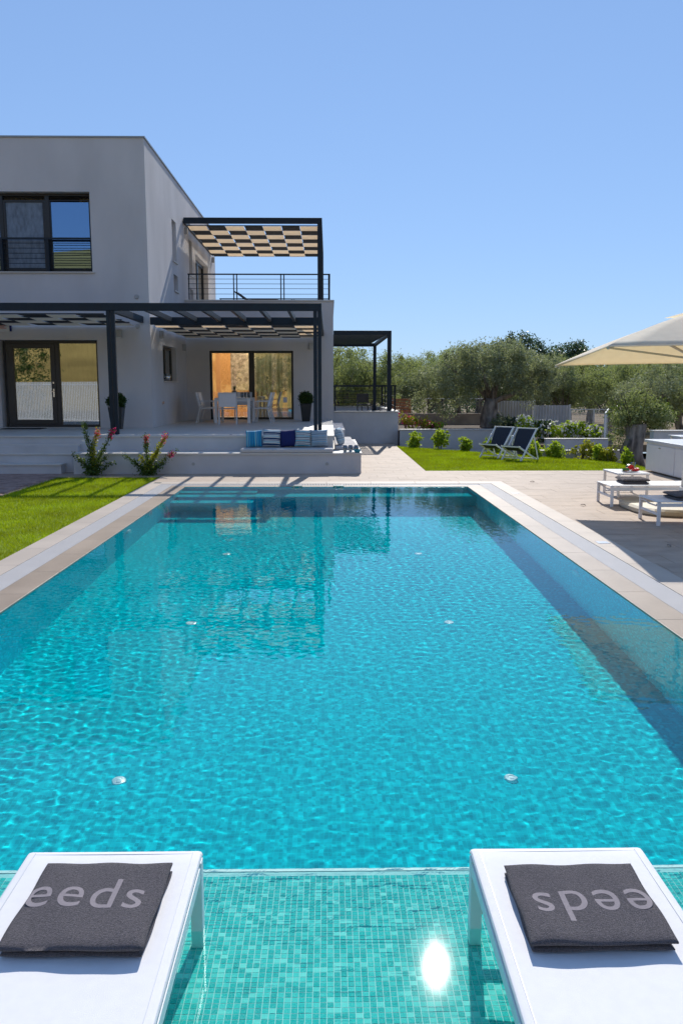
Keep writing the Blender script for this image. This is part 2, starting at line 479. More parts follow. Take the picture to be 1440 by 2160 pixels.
def link(name, me, m, parent=None, bevel=0.0, smooth=False, loc=None):
    if m is not None and not me.materials:
        me.materials.append(m)
    if smooth:
        me.polygons.foreach_set('use_smooth', [True] * len(me.polygons))
    o = bpy.data.objects.new(name, me)
    COL.objects.link(o)
    if parent is not None:
        o.parent = parent
    if loc is not None:
        o.location = loc
    if bevel > 0:
        b = o.modifiers.new('bevel', 'BEVEL'); b.width = bevel; b.segments = 2; b.limit_method = 'ANGLE'
    return o

def thing(name, label, cat, loc=(0, 0, 0), rz=0, group=None):
    o = bpy.data.objects.new(name, None)
    o.empty_display_size = 0.1
    COL.objects.link(o)
    o.location = loc; o.rotation_euler = (0, 0, rz)
    o['label'] = label; o['category'] = cat
    if group: o['group'] = group
    return o
def tag(o, label, cat, group=None):
    o['label'] = label; o['category'] = cat
    if group: o['group'] = group
    return o
def kind(o, k):
    o['kind'] = k; return o
def kids(o): return [c for c in bpy.data.objects if c.parent == o]
def dup(root, loc=None, rz=None, label=None, scale=None):
    r = root.copy(); COL.objects.link(r)
    if loc is not None: r.location = loc
    if rz is not None: r.rotation_euler = (0, 0, rz)
    if label: r['label'] = label
    if scale: r.scale = scale
    for ch in kids(root):
        c = ch.copy(); COL.objects.link(c); c.parent = r
        for g in kids(ch):
            d = g.copy(); COL.objects.link(d); d.parent = c
    return r
def recv(o):
    o.cycles.is_caustics_receiver = True; return o

def wall_boxes(mb, axis, c0, c1, u0, u1, z0, z1, holes):
    """a wall slab between c0 and c1 on one axis, with rectangular openings"""
    us = sorted({u0, u1, *[h[0] for h in holes], *[h[1] for h in holes]})
    us = [u for u in us if u0 <= u <= u1]
    for a, b in zip(us[:-1], us[1:]):
        m_ = (a + b) / 2
        hs = sorted([(h[2], h[3]) for h in holes if h[0] < m_ < h[1]])
        z = z0
        for (h0, h1) in hs + [(z1, z1)]:
            if h0 > z:
                if axis == 'y': mb.box(a, b, c0, c1, z, h0)
                else: mb.box(c0, c1, a, b, z, h0)
            z = max(z, h1)
    return mb

# ------------------------------------------------------------------ ground, deck
T = 0.78                       # terrace floor level
PX0, PX1, PY0, PY1, PLEDGE = -2.68, 2.57, 0.0, 15.25, 3.0
PD = -1.5

def holed_sheet(name, m, outer, holes, z):
    bm = bmesh.new()
    xs = sorted({outer[0], outer[1], *[h[0] for h in holes], *[h[1] for h in holes]})
    ys = sorted({outer[2], outer[3], *[h[2] for h in holes], *[h[3] for h in holes]})
    mb = MB()
    for a, b in zip(xs[:-1], xs[1:]):
        for c, d in zip(ys[:-1], ys[1:]):
            if any(h[0] < (a + b) / 2 < h[1] and h[2] < (c + d) / 2 < h[3] for h in holes): continue
            mb.quad((a, c, z), (b, c, z), (b, d, z), (a, d, z))
    return mb.build(name, m)
POOLHOLE = (PX0 - .30, PX1 + .30, PY0 - .3, PY1 + .45)
GBED = (2.25, 11.0, 18.3, 26.99)
gr = holed_sheet('ground', M['earth'], (-900, 900, -400, 1600), [POOLHOLE, GBED], -0.12)
kind(gr, 'structure')
mb = MB(); mb.quad((2.25, 18.3, -.30), (11, 18.3, -.30), (11, 26.99, -.30), (2.25, 26.99, -.30))
kind(mb.build('planting_soil', M['soil']), 'structure')
# mortar bed under the paving
bed = holed_sheet('paving_bed', M['joint'], (-3.47, 12.0, -14, 18.24), [(PX0 - .80, PX1 + .79, PY0 - .8, PY1 + .85), (-20, PX0 - .8, -14, 17.0)], -0.004)
kind(bed, 'structure')
mb = MB(); mb.quad((.70, 18.24, -.004), (2.14, 18.24, -.004), (2.14, 27.45, -.004), (.70, 27.45, -.004))
kind(mb.build('path_bed', M['joint']), 'structure')

deck = thing('paving', 'beige travertine paving round the pool and along the path to the rear block', 'paving')
deck['kind'] = 'structure'
cands = []
tw, td, g_ = 0.60, 0.428, 0.003
OX0, OX1, OY0, OY1 = PX0 - .80, PX1 + .79, PY0 - .8, PY1 + .85
for iy in range(-70, 27):
    y0 = OY1 + iy * td
    y1 = y0 + td
    cy = y0 + td / 2
    for ix in range(-30, 21):
        x0 = ix * tw + (iy % 3) * 0.2
        x1 = x0 + tw
        if cy > 18.24: lo, hi = .70, 2.13
        elif cy > 17.81: lo, hi = .70, 12.0
        elif cy > OY1: lo, hi = -3.47, 12.0
        elif cy > OY0: lo, hi = OX1, 12.0
        else: lo, hi = -6.0, 12.0
        ax0, ax1 = max(x0, lo), min(x1, hi)
        ay0, ay1 = y0, min(y1, 27.45)
        if cy < OY0: ay1 = min(ay1, OY0)
        if ax1 - ax0 < .02 or ay1 - ay0 < .02: continue
        cands.append((ax0 + g_ / 2, ax1 - g_ / 2, ay0 + g_ / 2, ay1 - g_ / 2))
def proj(x, y, z):
    v = Vector((x, y, z)) - Vector((0, 0, 1.8))
    fw = Vector((math.sin(YAW) * math.cos(PITCH), math.cos(YAW) * math.cos(PITCH), -math.sin(PITCH)))
    rt = Vector((math.cos(YAW), -math.sin(YAW), 0)); up = rt.cross(fw)
    d = v.dot(fw)
    if d < .2: return None
    return 720 + F * v.dot(rt) / d, 1080 - F * v.dot(up) / d, d
def inview(t_):
    p_ = proj((t_[0] + t_[1]) / 2, (t_[2] + t_[3]) / 2, 0)
    return p_ is not None and -40 < p_[0] < 1480 and 0 < p_[1] < 2180
cands.sort(key=lambda t_: (not inview(t_), (t_[0] + t_[1]) ** 2 / 4 + (t_[2] + t_[3]) ** 2 / 4))
cache = {}
rest = MB()
for k, t_ in enumerate(cands):
    dz = random.uniform(-.0012, .0012)
    if k < 290:
        key = (round(t_[1] - t_[0], 3), round(t_[3] - t_[2], 3))
        if key not in cache:
            m_ = MB().box(0, key[0], 0, key[1], -.006, 0)
            me = bpy.data.meshes.new('paving_tile'); me.from_pydata(m_.v, [], m_.f); me.materials.append(M['paving'])
            cache[key] = me
        link('paving_tile', cache[key], None, deck, loc=(t_[0], t_[2], dz))
    else:
        rest.box(t_[0], t_[1], t_[2], t_[3], -.006, dz)
kind(rest.build('paving_tiles', M['paving'], deck), 'stuff')

# brick path at the far left
path = thing('path', 'reddish paver path in front of the left steps', 'path'); path['kind'] = 'structure'
pb = MB().box(-14, -5.62, 8, 17.72, -.10, -.012).build('paver_bed', M['joint'], path)
me_b = bpy.data.meshes.new('paver'); q = MB().box(0, .195, 0, .095, -.03, 0); me_b.from_pydata(q.v, [], q.f); me_b.materials.append(M['brick'])
pc = []
for iy in range(0, 60):
    for ix in range(0, 40):
        x = -5.64 - .2 * (ix + 1) - (iy % 2) * .1; y = 17.60 - .1 * iy
        pc.append((x, y))
pc.sort(key=lambda p_: (not (proj(p_[0] + .1, p_[1], 0) and proj(p_[0] + .1, p_[1], 0)[0] > -30), -p_[1] * 0 + (p_[0] ** 2 + p_[1] ** 2)))
rb = MB()
for k, (x, y) in enumerate(pc):
    if k < 200: link('paver', me_b, None, path, loc=(x, y, random.uniform(-.002, .002)))
    else: rb.box(x, x + .195, y, y + .095, -.03, random.uniform(-.002, .002))
kind(rb.build('pavers', M['brick'], path), 'stuff')

# ------------------------------------------------------------------ pool
pool = thing('swimming_pool', 'long rectangular turquoise mosaic swimming pool with travertine rim', 'pool')
mb = MB()
mb.quad((PX0, PLEDGE, PD), (PX1, PLEDGE, PD), (PX1, PY1, PD), (PX0, PY1, PD))
recv(mb.build('pool_floor', M['mosaic'], pool))
def pwall(a, b, c, d): recv(MB().quad(a, b, c, d).build('pool_wall', M['liftedmosaic'], pool))
zt = -.002
pwall((PX0, PY0, PD), (PX0, PY1, PD), (PX0, PY1, zt), (PX0, PY0, zt))
pwall((PX1, PY1, PD), (PX1, PY0, PD), (PX1, PY0, zt), (PX1, PY1, zt))
pwall((PX0, PY1, PD), (PX1, PY1, PD), (PX1, PY1, zt), (PX0, PY1, zt))
pwall((PX1, PLEDGE, PD), (PX0, PLEDGE, PD), (PX0, PLEDGE, -.13), (PX1, PLEDGE, -.13))
pwall((PX1, PY0, PD), (PX0, PY0, PD), (PX0, PY0, zt), (PX1, PY0, zt))
# ledge with its grout bed, every mosaic tile its own raised piece
LZ = -.118
recv(MB().box(PX0, PX1, PY0, PLEDGE - .014, LZ - .012, LZ - .0012).build('ledge_floor', M['grout'], pool))
recv(MB().box(PX0, PX1, PLEDGE - .013, PLEDGE + .004, LZ - .014, LZ + .003).build('ledge_edge', M['edge'], pool))
P_ = .022
me_t = bpy.data.meshes.new('tile')
h = (P_ - .0026) / 2
q = MB(); q.v = [(-h, -h, -.004), (h, -h, -.004), (h, h, -.004), (-h, h, -.004), (-h, -h, 0), (h, -h, 0), (h, h, 0), (-h, h, 0)]
q.f = [(4, 5, 6, 7), (0, 1, 5, 4), (1, 2, 6, 5), (2, 3, 7, 6), (3, 0, 4, 7)]
me_t.from_pydata(q.v, [], q.f); me_t.materials.append(M['tile'])
tl = []
for iy in range(int(.1 / P_), int((PLEDGE - .016) / P_)):
    for ix in range(int(PX0 / P_) + 1, int(PX1 / P_)):
        tl.append((ix * P_, iy * P_))
def tkey(t_):
    p_ = proj(t_[0], t_[1], 0) or (0, 0, 0)
    vis = 440 < p_[0] < 985 and p_[1] < 2150 and p_[1] > 1850
    return (not vis, -p_[1])
tl.sort(key=tkey)
qv = np.array(q.v); qf = np.array(q.f)
for k, (x, y) in enumerate(tl[:300]):
    recv(link('tile', me_t, None, pool, loc=(x, y, LZ + random.uniform(-.0005, .0005))))
rs = np.random.default_rng(1)
xy = np.array(tl[300:]); n = len(xy)
V = np.zeros((n, 8, 3)); V[:] = qv
V[:, :, 0] += xy[:, 0, None]; V[:, :, 1] += xy[:, 1, None]; V[:, :, 2] += LZ + rs.uniform(-.0006, .0006, n)[:, None]
Ff = (qf[None] + (np.arange(n) * 8)[:, None, None]).reshape(-1, 4)
def npmesh(name, V, Fc, m, parent=None, smooth=False, uv=None):
    V = np.asarray(V, dtype=np.float32).reshape(-1, 3); Fc = np.asarray(Fc, dtype=np.int32)
    k = Fc.shape[1]
    me = bpy.data.meshes.new(name)
    me.vertices.add(len(V)); me.vertices.foreach_set('co', V.ravel())
    me.loops.add(Fc.size); me.loops.foreach_set('vertex_index', Fc.ravel())
    me.polygons.add(len(Fc)); me.polygons.foreach_set('loop_start', np.arange(0, Fc.size, k, dtype=np.int32))
    me.polygons.foreach_set('use_smooth', np.full(len(Fc), bool(smooth)))
    me.update(calc_edges=True); me.validate()
    return link(name, me, m, parent)
kind(recv(npmesh('mosaic', V, Ff, M['tile'], pool)), 'stuff')
# submerged bench along the far wall and the corner steps
recv(MB().box(-1.296, PX1 - .002, 14.32, PY1 - .002, PD + .002, -.40).build('pool_bench', M['mosaic'], pool))
for (y0, y1, z) in ((14.73, PY1 - .002, -.25), (14.34, 14.726, -.41), (13.85, 14.336, -.66)):
    recv(MB().box(PX0 + .002, -1.30, y0, y1, PD + .002, z).build('pool_step', M['mosaic'], pool))
# floor inlets and wall lamps
for yy in (4.97, 7.8, 10.6, 13.4):
    for xx in (-1.34, 1.16):
        i_ = recv(MB().lathe([(0, .010), (.02, .010), (.022, .004), (.028, .004), (.03, .010), (.045, .008), (.05, 0)], n=24).build('floor_inlet', M['porcelain'], pool, smooth=False, loc=(xx, yy, PD + .002)))
for xx, s_ in ((PX0, 1), (PX1, -1)):
    for yy in (10.9, 8.4) if s_ > 0 else (8.4,):
        if s_ > 0 and yy < 9: continue
        l_ = recv(MB().lathe([(0, .03), (.06, .03), (.10, .02), (.12, 0)], n=24).build('underwater_lamp', M['porcelain'], pool, loc=(xx + s_ * .002, yy, -.42)))
        l_.rotation_euler = (0, s_ * math.pi / 2, 0)
# coping stones
def stones(nm, m, x0, x1, y0, y1, z0, z1, along, L=0.9, gap=.003):
    a0, a1 = (y0, y1) if along == 'y' else (x0, x1)
    k = max(1, round((a1 - a0) / L)); st = (a1 - a0) / k
    for i in range(k):
        b0 = a0 + st * i + gap / 2; b1 = a0 + st * (i + 1) - gap / 2
        if along == 'y': MB().box(x0, x1, b0, b1, z0, z1).build(nm, m, pool, bevel=.003)
        else: MB().box(b0, b1, y0, y1, z0, z1).build(nm, m, pool, bevel=.003)
ZI = .002
iw, gw, ow = .275, .25, .27
stones('coping_stone', M['coping'], PX0 - iw, PX0 + .004, PY0, PY1 + .004, -.05, ZI, 'y')
stones('coping_stone', M['coping'], PX1 - .004, PX1 + iw, PY0, PY1 + .004, -.05, ZI, 'y')
stones('coping_stone', M['coping'], PX0 - iw, PX1 + iw, PY1 + .006, PY1 + .22, -.05, ZI, 'x')
stones('coping_stone', M['coping'], PX0 - iw, PX1 + iw, PY0 - iw, PY0 - .002, -.05, ZI, 'x')
gx0, gx1 = PX0 - iw, PX1 + iw
gyf = PY1 + .22
stones('rim_stone', M['coping_out'], gx0 - gw - ow, gx0 - gw, PY0 - .8, gyf + gw, -.05, ZI + .002, 'y')
stones('rim_stone', M['coping_out'], gx1 + gw, gx1 + gw + ow, PY0 - .8, gyf + gw, -.05, ZI + .002, 'y')
stones('rim_stone', M['coping_out'], gx0 - gw - ow, gx1 + gw + ow, gyf + gw + .002, gyf + gw + .38, -.05, ZI + .002, 'x')
stones('rim_stone', M['coping_out'], gx0 - gw + .002, gx1 + gw - .002, PY0 - .8, PY0 - iw - gw, -.05, ZI + .002, 'x')
# gutter channel and its slatted grate
ch = MB()
ch.box(gx0 - gw, gx0, PY0 - iw - gw, gyf + gw, -.12, -.06)
ch.box(gx1, gx1 + gw, PY0 - iw - gw, gyf + gw, -.12, -.06)
ch.box(gx0, gx1, gyf, gyf + gw, -.12, -.06)
ch.build('gutter_channel', M['channel'], pool)
sl_ = MB()
p2 = .030
y = PY0 - .4
while y < gyf + gw - .01:
    for a, b in ((gx0 - gw + .004, gx0 - .004), (gx1 + .004, gx1 + gw - .004)):
        sl_.box(a, b, y, y + .021, -.022, .000)
    y += p2
x = gx0 + .006
while x < gx1 - .02:
    sl_.box(x, x + .019, gyf + .004, gyf + gw - .004, -.022, 0.000)
    x += p2
for a in (gx0 - gw / 2 - .06, gx0 - gw / 2 + .06, gx1 + gw / 2 - .06, gx1 + gw / 2 + .06):
    sl_.box(a - .006, a + .006, PY0 - .4, gyf + gw - .02, -.03, -.006)
kind(sl_.build('overflow_grate', M['grate'], pool), 'stuff')
# two small chrome fittings on the far rim
for xx in (-.6, .17):
    MB().box(xx - .10, xx + .10, PY1 - .05, PY1 + .07, .003, .030).box(xx - .07, xx - .04, PY1 - .05, PY1 - .03, -.12, .003).box(xx + .04, xx + .07, PY1 - .05, PY1 - .03, -.12, .003).build('rim_fitting', M['steel'], pool, bevel=.004)
# small square lids in the deck
for xx, yy in ((3.22, 9.55), (3.22, 14.2), (-3.3, 16.9 - 1.0)):
    MB().box(xx - .07, xx + .07, yy - .07, yy + .07, ZI, ZI + .006).build('deck_lid', M['steel'], pool, bevel=.002)

# water
def make_water():
    st = .0165
    x0, x1, y0, y1 = PX0 + .0005, PX1 - .0005, PY0 + .0005, PY1 - .0005
    nx = int((x1 - x0) / st) + 1; ny = int((y1 - y0) / st) + 1
    X, Y = np.meshgrid(np.linspace(x0, x1, nx), np.linspace(y0, y1, ny))
    rng = np.random.default_rng(5)
    Z = 0 * X
    for i in range(90):
        lam = rng.uniform(.05, .125) if i < 74 else rng.uniform(.2, .7)
        a = rng.normal(1.4, 1.1); k = 2 * math.pi / lam
        Z += lam * (.00029 if i < 74 else .00013) * np.sin(k * (X * math.cos(a) + Y * math.sin(a)) + rng.uniform(0, 7) + 1.2 * np.sin(X * rng.uniform(.5, 2) + Y * rng.uniform(.5, 2)))
    amp = np.clip((Y - 2.55) / 0.7, 0.06, 1.0)
    amp = amp * (0.75 + .35 * np.sin(X * .9 + 1) * np.sin(Y * .7))
    Z = Z * amp - .006
    V = np.stack([X, Y, Z], -1).reshape(-1, 3)
    i = np.arange(nx - 1)[None, :]; j = np.arange(ny - 1)[:, None]
    a = (j * nx + i).ravel()
    Fc = np.stack([a, a + 1, a + nx + 1, a + nx], -1)
    m = bpy.data.materials.new('pool_water'); m.use_nodes = True
    nt = m.node_tree; nt.nodes.clear()
    o = N(nt, 'ShaderNodeOutputMaterial')
    g = N(nt, 'ShaderNodeBsdfGlass')
    g.inputs['IOR'].default_value = 1.33
    g.inputs['Roughness'].default_value = 0.0
    g.inputs['Color'].default_value = (0.86, 1.0, 1.0, 1)
    gl = N(nt, 'ShaderNodeBsdfGlossy')
    gl.inputs['Roughness'].default_value = 0.055
    ms = N(nt, 'ShaderNodeMixShader')
    gp = N(nt, 'ShaderNodeNewGeometry'); sx_ = N(nt, 'ShaderNodeSeparateXYZ')
    nt.links.new(gp.outputs['Position'], sx_.inputs[0])
    mr = N(nt, 'ShaderNodeMapRange')
    mr.inputs['From Min'].default_value = 2.5; mr.inputs['From Max'].default_value = 2.95
    mr.inputs['To Min'].default_value = 0.003; mr.inputs['To Max'].default_value = 0.0
    nt.links.new(sx_.outputs[1], mr.inputs['Value'])
    nt.links.new(mr.outputs[0], ms.inputs[0])
    nt.links.new(g.outputs[0], ms.inputs[1])
    nt.links.new(gl.outputs[0], ms.inputs[2])
    nt.links.new(ms.outputs[0], o.inputs[0])
    w = npmesh('water', V, Fc, m, smooth=True)
    w.cycles.is_caustics_caster = True
    return kind(w, 'structure')
make_water()

# ------------------------------------------------------------------ lawns
def blades(name, poly, dens, hgt, wid, z=0.0, seed=1, parent=None):
    rng = np.random.default_rng(seed)
    poly = np.array(poly)
    x0, y0 = poly.min(0); x1, y1 = poly.max(0)
    n = int((x1 - x0) * (y1 - y0) * dens)
    p = rng.uniform((x0, y0), (x1, y1), (n, 2))
    ins = np.zeros(n, bool)
    j = len(poly) - 1
    for i in range(len(poly)):
        xi, yi = poly[i]; xj, yj = poly[j]
        c = ((yi > p[:, 1]) != (yj > p[:, 1])) & (p[:, 0] < (xj - xi) * (p[:, 1] - yi) / (yj - yi + 1e-12) + xi)
        ins ^= c; j = i
    p = p[ins]; n = len(p)
    a = rng.uniform(0, 2 * math.pi, n); h = hgt * rng.uniform(.6, 1.25, n); w = wid * rng.uniform(.7, 1.3, n)
    lean = rng.normal(0, .45, (n, 2)) * h[:, None]
    b0 = np.stack([p[:, 0] - np.cos(a) * w / 2, p[:, 1] - np.sin(a) * w / 2, np.full(n, z)], -1)
    b1 = np.stack([p[:, 0] + np.cos(a) * w / 2, p[:, 1] + np.sin(a) * w / 2, np.full(n, z)], -1)
    tp = np.stack([p[:, 0] + lean[:, 0], p[:, 1] + lean[:, 1], z + h], -1)
    V = np.stack([b0, b1, tp], 1).reshape(-1, 3)
    return npmesh(name, V, np.arange(3 * n).reshape(-1, 3), M['blade'], parent)
LL = [(-5.62, 9.0), (PX0 - .80, 6.2), (PX0 - .80, 17.2), (-3.55, 17.25), (-5.62, 17.2)]
def poly_sheet(name, pts, z, m, zb=-.2):
    mb = MB(); n = len(pts)
    mb.v = [(x, y, z) for x, y in pts] + [(x, y, zb) for x, y in pts]
    mb.f = [tuple(range(n))] + [(i, (i + 1) % n + 0, (i + 1) % n + n, i + n) for i in range(n)]
    return mb.build(name, m)
LL2 = [(-9.0, 3.0), (PX0 - .80, 3.0), (PX0 - .80, 17.2), (-5.60, 17.2), (-5.60, 12.0), (-9, 12.0)]
kind(poly_sheet('lawn', LL2, -.03, M['turf']), 'structure')
g1 = kind(blades('grass', LL2, 3600, .042, .007, -.032, 1), 'stuff')
g1['label'] = 'bright green clipped grass on the left of the pool'; g1['category'] = 'grass'
RL = [(2.145, 18.26), (6.95, 18.26), (7.30, 18.75), (7.35, 19.6), (7.0, 20.6), (6.5, 21.35), (5.6, 22.2), (4.9, 23.1), (4.0, 24.15), (3.0, 25.3), (2.145, 26.3)]
kind(poly_sheet('lawn', RL, -.02, M['turf'], -.32), 'structure')
g2 = kind(blades('grass', RL, 2600, .042, .009, -.022, 2), 'stuff')
g2['label'] = 'bright green lawn with two deckchairs beyond the path'; g2['category'] = 'grass'
# soil strip by the steps
kind(MB().box(-5.6, -3.5, 17.2, 17.6, -.08, -.02).build('planting_soil', M['soil']), 'structure')

# ------------------------------------------------------------------ terrace, steps and built-in bench
ter = thing('terrace', 'raised pale stone terrace with built-in bench and low steps before the villa', 'terrace')
MB().box(-16, .09, 18.32, 27.49, -.12, T - .036).build('terrace_base', M['stucco_low'], ter)
MB().box(-16, .07, 18.80, 27.49, T - .035, T - .001).build('terrace_floor', M['slab'], ter)
for i in range(18):
    x1 = .11 - i * .9
    MB().box(x1 - .897, x1, 18.295, 18.797, T - .036, T).build('edge_slab', M['slab'], ter, bevel=.004)
for i in range(9):
    y0 = 18.80 + i * .96
    MB().box(-.28, .11, y0 + .002, min(y0 + .958, 27.48), T - .034, T + .003).build('edge_slab', M['slab'], ter, bevel=.004)
# platform and seat level
MB().box(-5.45, .68, 17.67, 18.31, -.12, .405).build('bench_wall', M['stucco_low'], ter)
for i in range(7):
    x1 = .70 - i * .88
    MB().box(max(x1 - .877, -5.47), x1, 17.645, 18.312, .406, .442).build('bench_slab', M['slab'], ter, bevel=.004)
MB().box(.095, .68, 18.313, 22.4, -.12, .405).build('bench_wall', M['stucco_low'], ter)
for i in range(5):
    MB().box(.093, .70, 18.315 + i * .82, 18.315 + i * .82 + .817, .406, .442).build('bench_slab', M['slab'], ter, bevel=.004)
MB().box(.095, .42, 22.42, 27.4, -.12, .70).build('bench_wall', M['stucco_low'], ter)
# steps on the left
for (x1, y0, y1, z) in ((-5.74, 17.75, 18.1, .205), (-5.58, 18.06, 18.32, .41), (-5.47, 18.08, 18.32, .60)):
    MB().box(-16, x1, y0, y1 + .2 if z < .5 else y1 - .001, -.12, z - .032).build('step_riser', M['stucco_low'], ter)
for (x1, y0, z) in ((-5.72, 17.725, .205), (-5.56, 18.035, .41), (-5.45, 18.20, .60)):
    for i in range(6):
        MB().box(x1 - .9 * (i + 1) + .003, x1 - .9 * i, y0, y0 + (.33 if z < .5 else .092), z - .032, z).build('step_slab', M['slab'], ter, bevel=.004)
for xx, yy, zz in ((-3.0, 18.0, .443), (-4.9, 18.0, .443), (-1.75, 18.0, .443), (-3.6, 18.6, .781), (-2.2, 18.6, .781), (-4.3, 18.55, .781)):
    MB().lathe([(0, .004), (.035, .004), (.04, 0)], n=14).build('spot_light', M['steel'], ter, loc=(xx, yy, zz))
for xx in (-2.9, -.05):
    c_ = MB().lathe([(0, .012), (.03, .012), (.035, 0)], n=14).build('wall_spot', M['lampwhite'], ter, loc=(xx, 17.669, .21)); c_.rotation_euler = (math.pi / 2, 0, 0)

# seat pads (lie loose on the bench)
def pad(x0, x1, y0, y1, z, label, h=.085):
    o = MB().box(x0, x1, y0, y1, z, z + h).build('seat_pad', M['cushion'])
    b = o.modifiers.new('bevel', 'BEVEL'); b.width = .028; b.segments = 3
    return tag(o, label, 'seat pad', 'beige seat pads on the built-in bench')
pad(-1.90, .085, 17.665, 18.28, .443, 'long beige seat pad on the bench under the row of cushions')
pad(.13, .66, 18.50, 19.55, .443, 'nearest beige seat pad of the side bench, behind the tumblers')
pad(.13, .62, 19.60, 20.75, .443, 'middle beige seat pad of the side bench')
pad(.13, .58, 20.80, 22.2, .443, 'farthest beige seat pad of the side bench')

def pillow_mesh(name, w, h, t, m, seed=0):
    rng = np.random.default_rng(seed)
    n = 14
    V = []; Fc = []
    for s_ in (1, -1):
        for j in range(n + 1):
            for i in range(n + 1):
                u = i / n * 2 - 1; v = j / n * 2 - 1
                th = t / 2 * ((1 - abs(u) ** 2.6) * (1 - abs(v) ** 2.6)) ** .55
                k = 1 - .07 * (1 - v * v) * abs(u) ** 3
                k2 = 1 - .07 * (1 - u * u) * abs(v) ** 3
                V.append((u * w / 2 * k, s_ * th + .006 * math.sin(7 * u + seed) * (1 - u * u), v * h / 2 * k2))
    for s_ in range(2):
        b = s_ * (n + 1) ** 2
        for j in range(n):
            for i in range(n):
                q_ = (b + j * (n + 1) + i, b + j * (n + 1) + i + 1, b + (j + 1) * (n + 1) + i + 1, b + (j + 1) * (n + 1) + i)
                Fc.append(q_ if s_ else q_[::-1])
    o = npmesh(name, V, Fc, m, smooth=True)
    wd = o.modifiers.new('weld', 'WELD'); wd.merge_threshold = .0015
    return o
def pillow(x, y, z, m, label, rx=R(-14), rz=0, ry=0, w=.40, h=.385, t=.15, seed=0):
    o = pillow_mesh('cushion', w, h, t, m, seed)
    o.location = (x, y, z); o.rotation_euler = (rx, ry, rz)
    return tag(o, label, 'cushion', 'scatter cushions on the built-in bench')
yb = 18.14
pillow(-1.64, yb, .715, M['st_v'], 'blue cushion with vertical stripes, leftmost in the row on the bench', seed=1, ry=R(-3), w=.37)
pillow(-1.255, yb, .73, M['st_h'], 'navy and white cushion left of the plain navy one', seed=2, ry=R(2), h=.40)
pillow(-.90, yb + .02, .725, M['navy'], 'plain dark navy cushion in the middle of the row', seed=3, ry=R(-4), w=.38)
pillow(-.575, yb, .73, M['st_h2'], 'turquoise, navy and white striped cushion right of the navy one', seed=4, ry=R(2), w=.36)
pillow(-.22, yb, .725, M['st_g'], 'pale grey blue striped cushion at the right end of the row', seed=5, ry=R(-2), w=.38)
pillow(.24, 18.85, .73, M['st_g'], 'pale striped cushion leaning on the side bench, nearest one', rx=R(-12), rz=R(72), seed=6)
pillow(.24, 19.20, .73, M['st_h'], 'dark striped cushion behind the pale one on the side bench', rx=R(-14), rz=R(80), seed=7, w=.42)

# drinks on the corner of the platform
def tumbler(x, y, z, hh, rr, fill, fm, label, group='tumblers on the corner of the bench'):
    t = thing('tumbler', label, 'glass', (x, y, z), 0, group)
    MB().lathe([(0, .004), (rr * .85, .004), (rr, hh), (rr - .004, hh), (rr * .85 - .003, .010), (0, .010)], n=18).build('glass_wall', M['drink_glass'], t, smooth=True)
    if fill > 0:
        MB().lathe([(0, .012), (rr * .78, .012), (rr * .84, hh * fill), (0, hh * fill)], n=18).build('drink', fm, t, smooth=False)
    return t
tumbler(.34, 17.85, .443, .15, .042, .65, M['lemon'], 'tall tumbler of lemonade, left one on the bench corner')
tumbler(.46, 17.93, .443, .15, .042, .6, M['lemon'], 'tall tumbler of lemonade, middle one on the bench corner')
tumbler(.58, 17.87, .443, .15, .042, .55, M['lemon'], 'tall tumbler of lemonade, right one on the bench corner')
tag(MB().lathe([(0, .0), (.05, .0), (.085, .07), (.08, .07), (.045, .012), (0, .012)], n=20).build('bowl', M['tealitem'], smooth=True, loc=(.60, 17.74, .443)), 'small teal glazed bowl beside the tumblers on the bench corner', 'bowl')
tag(MB().lathe([(0, .0), (.10, .004), (.125, .014), (.12, .016), (.09, .008), (0, .008)], n=24).build('plate', M['porcelain'], smooth=True, loc=(.42, 17.745, .443)), 'small white plate beside the tumblers on the bench corner', 'plate')

# ------------------------------------------------------------------ villa
villa = thing('villa', 'modern two storey white villa with flat roof and dark window frames', 'villa')
XC = -4.66
FY = 22.1
def W(name, mb, m='stucco', bevel=0): return mb.build(name, M[m], villa, bevel=bevel)
mb = MB()
wall_boxes(mb, 'y', FY, FY + .32, -16, XC, T - .02, 8.06, [(-8.62, -6.05, T - .02, 3.06), (-12.5, -6.085, 4.78, 6.76)])
W('wall', mb)
mb = MB()
SH = [(23.7, 25.75, 2.02, 3.02), (25.62, 26.32, 5.60, 6.80), (25.72, 26.42, 4.74, 5.22), (28.62, 29.27, 5.58, 6.74), (28.72, 29.32, 4.66, 5.14), (30.0, 33.0, 4.63, 6.46)]
wall_boxes(mb, 'x', XC - .32, XC, FY + .322, 35.1, T - .02, 8.06, SH)
W('wall', mb)
W('wall', MB().box(-16, XC - .322, 34.8, 35.1, -.12, 8.06))
W('roof', MB().box(-16, XC - .325, FY + .325, 34.79, 7.55, 7.8), 'slab')
W('parapet_cap', MB().box(-16, XC + .03, FY - .03, FY + .34, 8.062, 8.10), 'zinc')
W('parapet_cap', MB().box(XC - .34, XC + .03, FY + .342, 35.13, 8.062, 8.10), 'zinc')
W('floor_slab', MB().box(-16, XC - .325, FY + .325, 34.79, 3.75, 4.05), 'room')
W('partition_wall', MB().box(-16, XC - .325, 26.0, 26.1, T, 3.74), 'room')
W('partition_wall', MB().box(-16, XC - .325, 26.0, 26.1, 4.06, 7.5), 'room')
